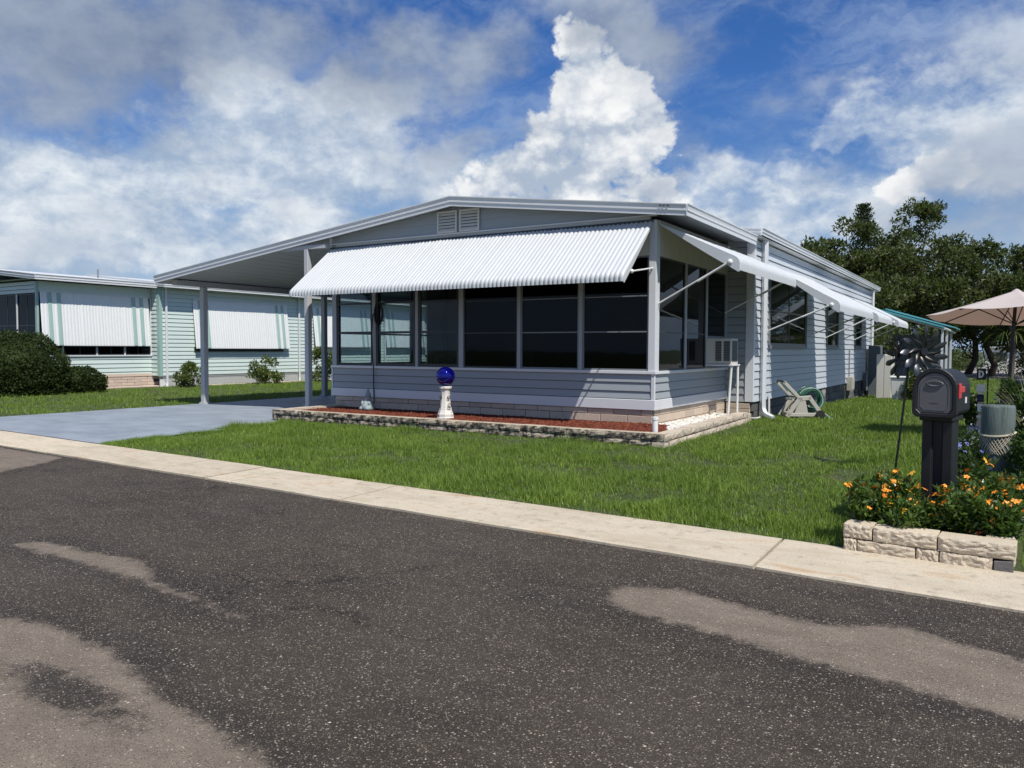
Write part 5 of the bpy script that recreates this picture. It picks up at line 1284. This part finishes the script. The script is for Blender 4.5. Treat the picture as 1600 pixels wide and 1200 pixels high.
# fan palms
def palm(x, y, h, label, R_=1.6, n=22, z0=-.3, seed=1):
    t_ = empty('palm_tree', (x, y, z0), label, 'palm tree'); r = np.random.default_rng(seed)
    P('trunk', MB().tube([(x, y, z0), (x+.1, y, z0+h*.5), (x, y, z0+h)], [.17, .14, .13], 8), 'bark', t_)
    Vs = []; Fs = []
    for k in range(n):
        a_ = k*2.4; el = r.uniform(-.5, 1.2); d = np.array([math.cos(a_)*math.cos(el), math.sin(a_)*math.cos(el), math.sin(el)])
        c = np.array([x, y, z0+h])+d*R_*.5
        for q in range(14):
            v = d+RNG.normal(0, .38, 3); v /= np.linalg.norm(v); s_ = np.cross(v, [0, 0, 1.]); s_ /= np.linalg.norm(s_)+1e-6
            L = R_*.62; e = c+v*L+np.array([0, 0, -.15*R_]); b_ = len(Vs)
            Vs += [c-s_*.01, c+v*L*.5+s_*.03, e, c+v*L*.5-s_*.03]; Fs.append((b_, b_+1, b_+2, b_+3))
    leaf_obj('crown', np.array(Vs), np.array(Fs), 'leaf_bush', t_)
palm(-32.5, 45, 10.2, 'distant palm top just showing over the carport roof', 2.0, seed=3)
palm(-70.5, 41, 6.9, 'distant palm top over the mint home roof', 2.2, seed=4)
palm(5.4, 45.5, 3.4, 'small fan palm below the far trees behind the umbrella pole', 1.7, 26, seed=5)
tree(-40, 13.2, 4.9, 3.5, 'treetop just showing above the mint home roof', 900, .25, seed=41, clumps=12)

# far white roofed homes beyond the trees
def far_home(x, y, w, d, h, label, mat='white_board'):
    t_ = empty('mobile_home', (x+w/2, y+d/2, -.3), label, 'mobile home', 'mobile homes of the park')
    P('wall', MB().box(x, y, -.3, x+w, y+d, h), mat, t_); P('roof', MB().prism([(x-.3, h), (x+w+.3, h), (x+w*.5, h+.55)], 'y', y-.4, y+d), 'white_awning', t_)
    for k in range(3): P('window', MB().box(x+.5+k*w/3, y-.03, h-1.5, x+.5+k*w/3+w/5, y-.002, h-.5), 'dark_frame', t_)
far_home(3.0, 93, 9, 14, 1.9, 'far white roofed home at the end of the far road')
far_home(8.0, 56, 6, 10, 2.6, 'far white roofed home right of the umbrella pole')

# hedges and shrubs by the mint home
def bush(name, x, y, rx, ry, h, label, mat, nl, leaf, z0=.1, box=0, seed=1, group=None, cat='bush'):
    t_ = empty(name, (x, y, z0), label, cat, group); r = np.random.default_rng(seed); cs, rd = [], []
    if box:   # clipped dome
        n_ = nl; u = r.normal(size=(n_, 3)); u /= np.linalg.norm(u, axis=1)[:, None]; u[:, 2] = np.abs(u[:, 2])*1.0
        pw_ = 3.6; k_ = (np.abs(u[:, 0])**pw_+np.abs(u[:, 1])**pw_+np.abs(u[:, 2])**pw_)**(-1/pw_)
        bmp = 1+.05*np.sin(u[:, 0]*9+seed)*np.sin(u[:, 1]*8)+.04*np.sin(u[:, 2]*13+u[:, 0]*5)
        c = np.stack([x+u[:, 0]*k_*rx*bmp, y+u[:, 1]*k_*ry*bmp, z0+.06+u[:, 2]*k_*(h-.1)*bmp], 1)
        lowm = r.random(n_) < .45; c[lowm, 2] = z0+.03+r.random(lowm.sum())*h*.6; sidec = u[lowm]; nm = np.hypot(sidec[:, 0], sidec[:, 1])+1e-6
        ang = np.arctan2(sidec[:, 1], sidec[:, 0]); pk = (np.abs(np.cos(ang))**pw_+np.abs(np.sin(ang))**pw_)**(-1/pw_)
        tp = 1-.08*(1-c[lowm, 2]/h); c[lowm, 0] = x+np.cos(ang)*pk*rx*tp; c[lowm, 1] = y+np.sin(ang)*pk*ry*tp
        V, F = leaf_cloud(c, np.full(n_, leaf*.9), n_, leaf, aspect=1.9, up_bias=.5)
        P('core', MB().ball((x, y, z0+h*.42), (rx*.86, ry*.86, h*.50), 20, 12), 'leaf_hedge', t_)
    else:
        for _ in range(22): a_ = r.uniform(0, 6.28); q = r.uniform(.1, 1); rr = math.sqrt(r.random())*math.sin(math.pi*min(.95, .25+.6*q)); cs.append((x+rx*rr*math.cos(a_), y+ry*rr*math.sin(a_), z0+h*q*.9)); rd.append(rx*.28)
        V, F = leaf_cloud(cs, rd, nl, leaf, up_bias=.6)
        st_ = MB()
        for _ in range(7): a_ = r.uniform(0, 6.28); st_.tube([(x, y, z0-.05), (x+rx*.5*math.cos(a_), y+ry*.5*math.sin(a_), z0+h*.75)], [.015, .006], 5)
        P('stem', st_, 'bark', t_)
    leaf_obj('foliage', V, F, mat, t_); return t_
bush('clipped_bush', -20.55, -.35, 1.26, 1.30, 1.80, 'large clipped dark bush at the left frame edge before the mint home', 'leaf_hedge', 16000, .085, box=1, seed=3)
bush('clipped_bush', -20.2, 1.35, .72, .72, .78, 'small clipped dark bush beside the large one', 'leaf_hedge', 7000, .075, box=1, seed=4)
SG = 'loose shrubs along the mint home'
bush('shrub', -20.2, 5.55, .50, .50, .88, 'loose shrub by the mint home downspout, left of the carport post', 'leaf_bush', 1500, .11, seed=5, group=SG, cat='shrub')
bush('shrub', -20.1, 8.9, .62, .62, 1.05, 'loose shrub under the second mint awning, right of the carport post', 'leaf_bush', 1900, .11, seed=6, group=SG, cat='shrub')
bush('shrub', -20.0, 12.0, .62, .62, 1.45, 'tallest loose shrub by the mint home, beside the porch corner', 'leaf_bush', 2200, .11, seed=7, group=SG, cat='shrub')

# garden on the right
GG = 'garden plants on the right'
gard = [(4.72, -2.75, .26, .26, .42, 'low plant with blue flowers between mailbox and piling', 1500, .05, 'petal_blue', 26),
        (4.78, -1.9, .22, .3, .50, 'low plant with blue flowers just behind the piling', 1200, .05, 'petal_blue', 30),
        (5.46, -2.9, .40, .40, .72, 'leafy plant with white flowers right of the piling', 2400, .07, 'petal_white', 16),
        (5.42, -1.2, .34, .34, .98, 'tall leafy plant behind the piling with pale flowers', 2200, .08, 'petal_white', 14),
        (5.25, .5, .34, .34, 1.05, 'bright leafy plant between the piling and the navy chair', 1800, .10, 'petal_blue', 8),
        (5.42, -4.4, .32, .34, .42, 'low leafy plant behind the right side of the flower box', 1800, .06, 'petal_white', 8),
        (5.46, -6.0, .20, .25, .16, 'small green plant at the right foot of the flower box', 900, .04, None, 0),
        (5.6, 3.9, .7, .7, 1.3, 'bushy plant beyond the umbrella at the right edge', 2200, .14, None, 0),
        (4.62, 4.6, .22, .22, .62, 'dark spiky plant beside the garden sign', 700, .12, None, 0),
        (2.7, 16.6, .45, .45, 1.05, 'variegated leafy plant under the patio cover', 1300, .14, 'petal_white', 20),
        (2.95, 18.4, .5, .5, .8, 'bright leafy plant by the patio post', 1100, .14, None, 0),
        (2.35, 20.5, .35, .35, .55, 'low plant against the storage bin', 600, .12, None, 0)]
def blossom_mesh(mat, s=.016, n=5, name='blossom'):
    mb = MB()
    for k in range(n):
        a_ = 2*math.pi*k/n; c, q = math.cos(a_), math.sin(a_)
        mb.add([(0, 0, 0), (s*.75*c-s*.42*q, s*.75*q+s*.42*c, s*.18), (s*1.25*c, s*1.25*q, s*.05), (s*.75*c+s*.42*q, s*.75*q-s*.42*c, s*.18)], [(0, 3, 2, 1)])
    mb.add([(0, 0, .002), (s*.2, 0, s*.3), (-s*.1, s*.17, s*.3), (-s*.1, -s*.17, s*.3)], [(0, 1, 2), (0, 2, 3), (0, 3, 1), (1, 3, 2)])
    return mb.mesh(name, mat)
BLM = {}
for i, (x, y, rx, ry, h, lb, nl, lf, pm_, nb_) in enumerate(gard):
    z0 = float(ground(x, y))
    t_ = bush('garden_plant', x, y, rx, ry, h, lb, 'leaf_garden' if y < 10 else 'leaf_bush', nl, lf, z0, seed=70+i, group=GG, cat='plant')
    if pm_:
        if pm_ not in BLM: BLM[pm_] = blossom_mesh(pm_, .022)
        r = np.random.default_rng(i)
        for k in range(nb_):
            a_ = r.uniform(0, 6.28); q = math.sqrt(r.random())
            o = part('blossom', BLM[pm_], t_, at=(x+rx*q*math.cos(a_)*1.05, y+ry*q*math.sin(a_)*1.05, z0+h*(1.03-.45*q*q)+r.uniform(-.05, .04)), rot=(r.uniform(.2, 1.0), r.uniform(-.4, .4), r.uniform(0, 6)))
            if y > 10: o.scale = (2, 2, 2)
# fountain grass
def fountain(x, y, h, n, label, mat, seed):
    t_ = empty('ornamental_grass', (x, y, float(ground(x, y))), label, 'ornamental grass', GG); r = np.random.default_rng(seed); Vs, Fs = [], []
    z0 = float(ground(x, y))
    for k in range(n):
        a_ = r.uniform(0, 6.28); sp = r.uniform(.15, .75)*h; L = h*r.uniform(.7, 1.15); s_ = np.array([-math.sin(a_), math.cos(a_), 0])*.006; b_ = len(Vs)
        for i in range(7):
            u = i/6; p = np.array([x+math.cos(a_)*sp*u**1.8, y+math.sin(a_)*sp*u**1.8, z0+L*(u-.38*u**3*sp/h)]); w_ = (1-u*.9); Vs += [p-s_*w_, p+s_*w_]
        Fs += [(b_+2*i, b_+2*i+1, b_+2*i+3, b_+2*i+2) for i in range(6)]
    leaf_obj('blades', np.array(Vs), np.array(Fs), mat, t_)
fountain(5.40, -.35, 1.35, 90, 'arching straw coloured ornamental grass left of the right frame edge', 'leaf_straw', 1)
fountain(5.62, .9, 1.2, 80, 'green arching ornamental grass behind the straw coloured one', 'leaf_garden', 2)

# flowering plants in the box
bo, by_ = blossom_mesh('petal_orange', .017), blossom_mesh('petal_yellow', .017)
FG = 'orange flowering plants in the box'
spots = [(4.20, -5.98, .17, .30, 'orange flowering plant at the left corner of the box'), (4.36, -5.72, .19, .36, 'orange flowering plant just left of the mailbox post'), (4.40, -6.05, .15, .22, 'low orange flowering plant at the left front of the box'),
         (4.63, -5.98, .15, .24, 'orange flowering plant right before the mailbox post'), (4.84, -5.98, .18, .36, 'orange flowering plant at the right front of the box'), (4.92, -5.62, .20, .46, 'tallest orange flowering plant, right of the mailbox post'),
         (5.08, -5.98, .15, .26, 'orange flowering plant at the right front corner of the box'), (5.10, -5.45, .18, .36, 'orange flowering plant at the right back of the box'), (4.24, -5.45, .18, .30, 'orange flowering plant at the left back of the box')]
for i, (x, y, rw, h, lb) in enumerate(spots):
    h *= 1.22; rw *= 1.1; z0 = .165; t_ = empty('flowering_plant', (x, y, z0), lb, 'flowering plant', FG); r = np.random.default_rng(200+i)
    stm_ = MB(); cs = []; tips = []
    for k in range(22):
        a_ = r.uniform(0, 6.28); q = math.sqrt(r.random()); e = Vector((x+rw*q*math.cos(a_), y+rw*q*math.sin(a_), z0+h*r.uniform(.55, 1.0)*(1-.25*q*q)))
        m_ = Vector((x+rw*.4*q*math.cos(a_), y+rw*.4*q*math.sin(a_), z0+h*.45)); stm_.tube([(x+r.normal(0, .02), y+r.normal(0, .02), z0-.01), m_, e], [.004, .003, .002], 4); tips.append(e)
        cs += [tuple(Vector((x, y, z0)).lerp(e, f)+Vector(r.normal(0, .02, 3))) for f in (.3, .5, .65, .8, .92)]
    P('stem', stm_, 'leaf_flower', t_)
    V, F = leaf_cloud(cs, [.038]*len(cs), 1350, .056, aspect=2.7, up_bias=.45, shell=.2); V[:, 2] = np.maximum(V[:, 2], z0+.005); leaf_obj('foliage', V, F, 'leaf_flower', t_)
    nb_ = (17, 17, 10, 12, 17, 20, 10, 16, 12)[i]
    for k in range(nb_):
        e = tips[k % len(tips)]; m_ = by_ if r.random() < .16 else bo
        for q in range(r.integers(1, 4)):
            o = part('blossom', m_, t_, at=e+Vector((r.normal(0, .014), r.normal(0, .014), r.uniform(.0, .035))), rot=(r.uniform(-.2, 1.1), r.normal(0, .4), r.uniform(0, 6)))
            s_ = r.uniform(.9, 1.55); o.scale = (s_, s_, s_)

# ------------------------------------------------------------------ lawn blades
def bare(x, y):
    b_ = noise2(x, y, 1.1, 21); b2 = noise2(x, y, 3.1, 22)
    d = 1.0-.70*sm(.62, .78, b_*.6+b2*.4)
    d = d*(1-.9*np.exp(-((x+1.9)/1.6)**2-((y+2.25)/.30)**2))*(1-.9*np.exp(-((x-1.0)/.28)**2-((y-1.5)/1.8)**2))*(1-.6*np.exp(-((x-.3)/1.2)**2-((y+2.15)/.18)**2))
    k_ = y-kerb_y(x)-.9; d = d*(1-.55*np.exp(-(k_/.22)**2)*sm(.35, .6, noise2(x, y, 1.7, 24)))
    d = d*(1-.6*np.exp(-((x-.4)/.9)**2-((y+4.3)/.35)**2))*(1-.6*np.exp(-((x+4.2)/.7)**2-((y+4.6)/.25)**2))
    return d
def on_lawn(x, y):
    ky = kerb_y(x)+.90+.06*(noise2(x, y*0, 3.0, 30)-.5)
    ok = (y > ky+.01-.03)
    front = (x > -6.75+.2*(noise2(x, y, 1.5, 31)-.5)) & ok
    bedm = (x > BXL-.05) & (x < BXR+.02-(y+1.78)*.033) & (y > BYF-.02) & (y < 3.35)
    house_ = (x > -8.1) & (x < .62) & (y > -.1)
    drv = (x > -13.3) & (x < -6.9) & (y > -6.2)
    fbx = (x > FX0-.02) & (x < FX1+.02) & (y < FY1+.02)
    gd = (x > 4.86) & (x < 5.9) & (y > -4.85)
    nbh = (x < MX+.6)
    pv = (x > 4.5) & (x < 4.87) & (y > -1.25) & (y < 9.4)
    return ok & ~bedm & ~house_ & ~drv & ~fbx & ~gd & ~nbh & ~pv & ((x > -7.0) | (x < -13.25))
def blades(n, xr, yr, L, w, seg, seed, dens=None):
    r = np.random.default_rng(seed)
    tx = r.uniform(*xr, n//5); ty = r.uniform(*yr, n//5); k = r.integers(0, n//5, n)
    x = tx[k]+r.normal(0, .018, n); y = ty[k]+r.normal(0, .018, n)
    m_ = on_lawn(x, y) & (r.random(n) < bare(x, y)*(1 if dens is None else dens(x, y)))
    x, y = x[m_], y[m_]; n = len(x)
    tall = .45+1.05*noise2(x, y, 1.6, 40)*(.4+1.2*noise2(x, y, 5.5, 41))
    tall = tall*(.55+.45*bare(x, y))
    l = L*r.uniform(.45, 1.25, n)*tall; a_ = r.uniform(0, 6.283, n); ln = np.abs(r.normal(.35, .35, n)).clip(0, 1.3)
    z = ground(x, y)-.006; sx_ = -np.sin(a_); sy_ = np.cos(a_); tw_ = r.normal(0, .5, n)
    sx2 = sx_*np.cos(tw_)+np.cos(a_)*np.sin(tw_); sy2 = sy_*np.cos(tw_)+np.sin(a_)*np.sin(tw_)
    ww = w*r.uniform(.6, 1.25, n)
    rows = []
    for i in range(seg+1):
        u = i/seg; o_ = l*ln*u**1.7; hh = l*(u-.32*ln*u**2.2); wi = ww*(1-.92*u**1.6)*.5
        px_, py_ = x+np.cos(a_)*o_, y+np.sin(a_)*o_
        rows += [np.stack([px_-sx2*wi, py_-sy2*wi, z+hh], 1), np.stack([px_+sx2*wi, py_+sy2*wi, z+hh], 1)]
    V = np.stack(rows, 1).reshape(-1, 3); q = 2*(seg+1)
    f = np.array([(2*i, 2*i+1, 2*i+3, 2*i+2) for i in range(seg)])
    F = (np.arange(n)[:, None, None]*q+f[None]).reshape(-1, 4)
    return V, F
sets = [blades(215000, (-7.0, 4.9), (-6.35, -1.75), .078, .0062, 2, 1), blades(70000, (.6, 4.9), (-1.75, 5), .085, .008, 2, 2),
        blades(60000, (.6, 5.0), (5, 24), .09, .014, 1, 3), blades(90000, (-20.9, -13.2), (-7.0, 14), .075, .014, 1, 4),
        blades(30000, (-6.9, 4.9), (-6.35, -5.7), .09, .007, 2, 5), blades(16000, (-7.1, -6.4), (-6.2, -1.7), .10, .007, 2, 6), blades(30000, (-3, 9), (24, 46), .12, .03, 1, 7), blades(90000, (5.0, 13), (-7.2, 8), .08, .010, 1, 8)]
Vs, Fs, k = [], [], 0
for V, F in sets: Vs.append(V); Fs.append(F+k); k += len(V)
tag(part('grass', np_mesh('grass', np.concatenate(Vs), np.concatenate(Fs), 'grass')), 'green lawn of coarse grass blades around both homes', 'grass', kind='stuff')
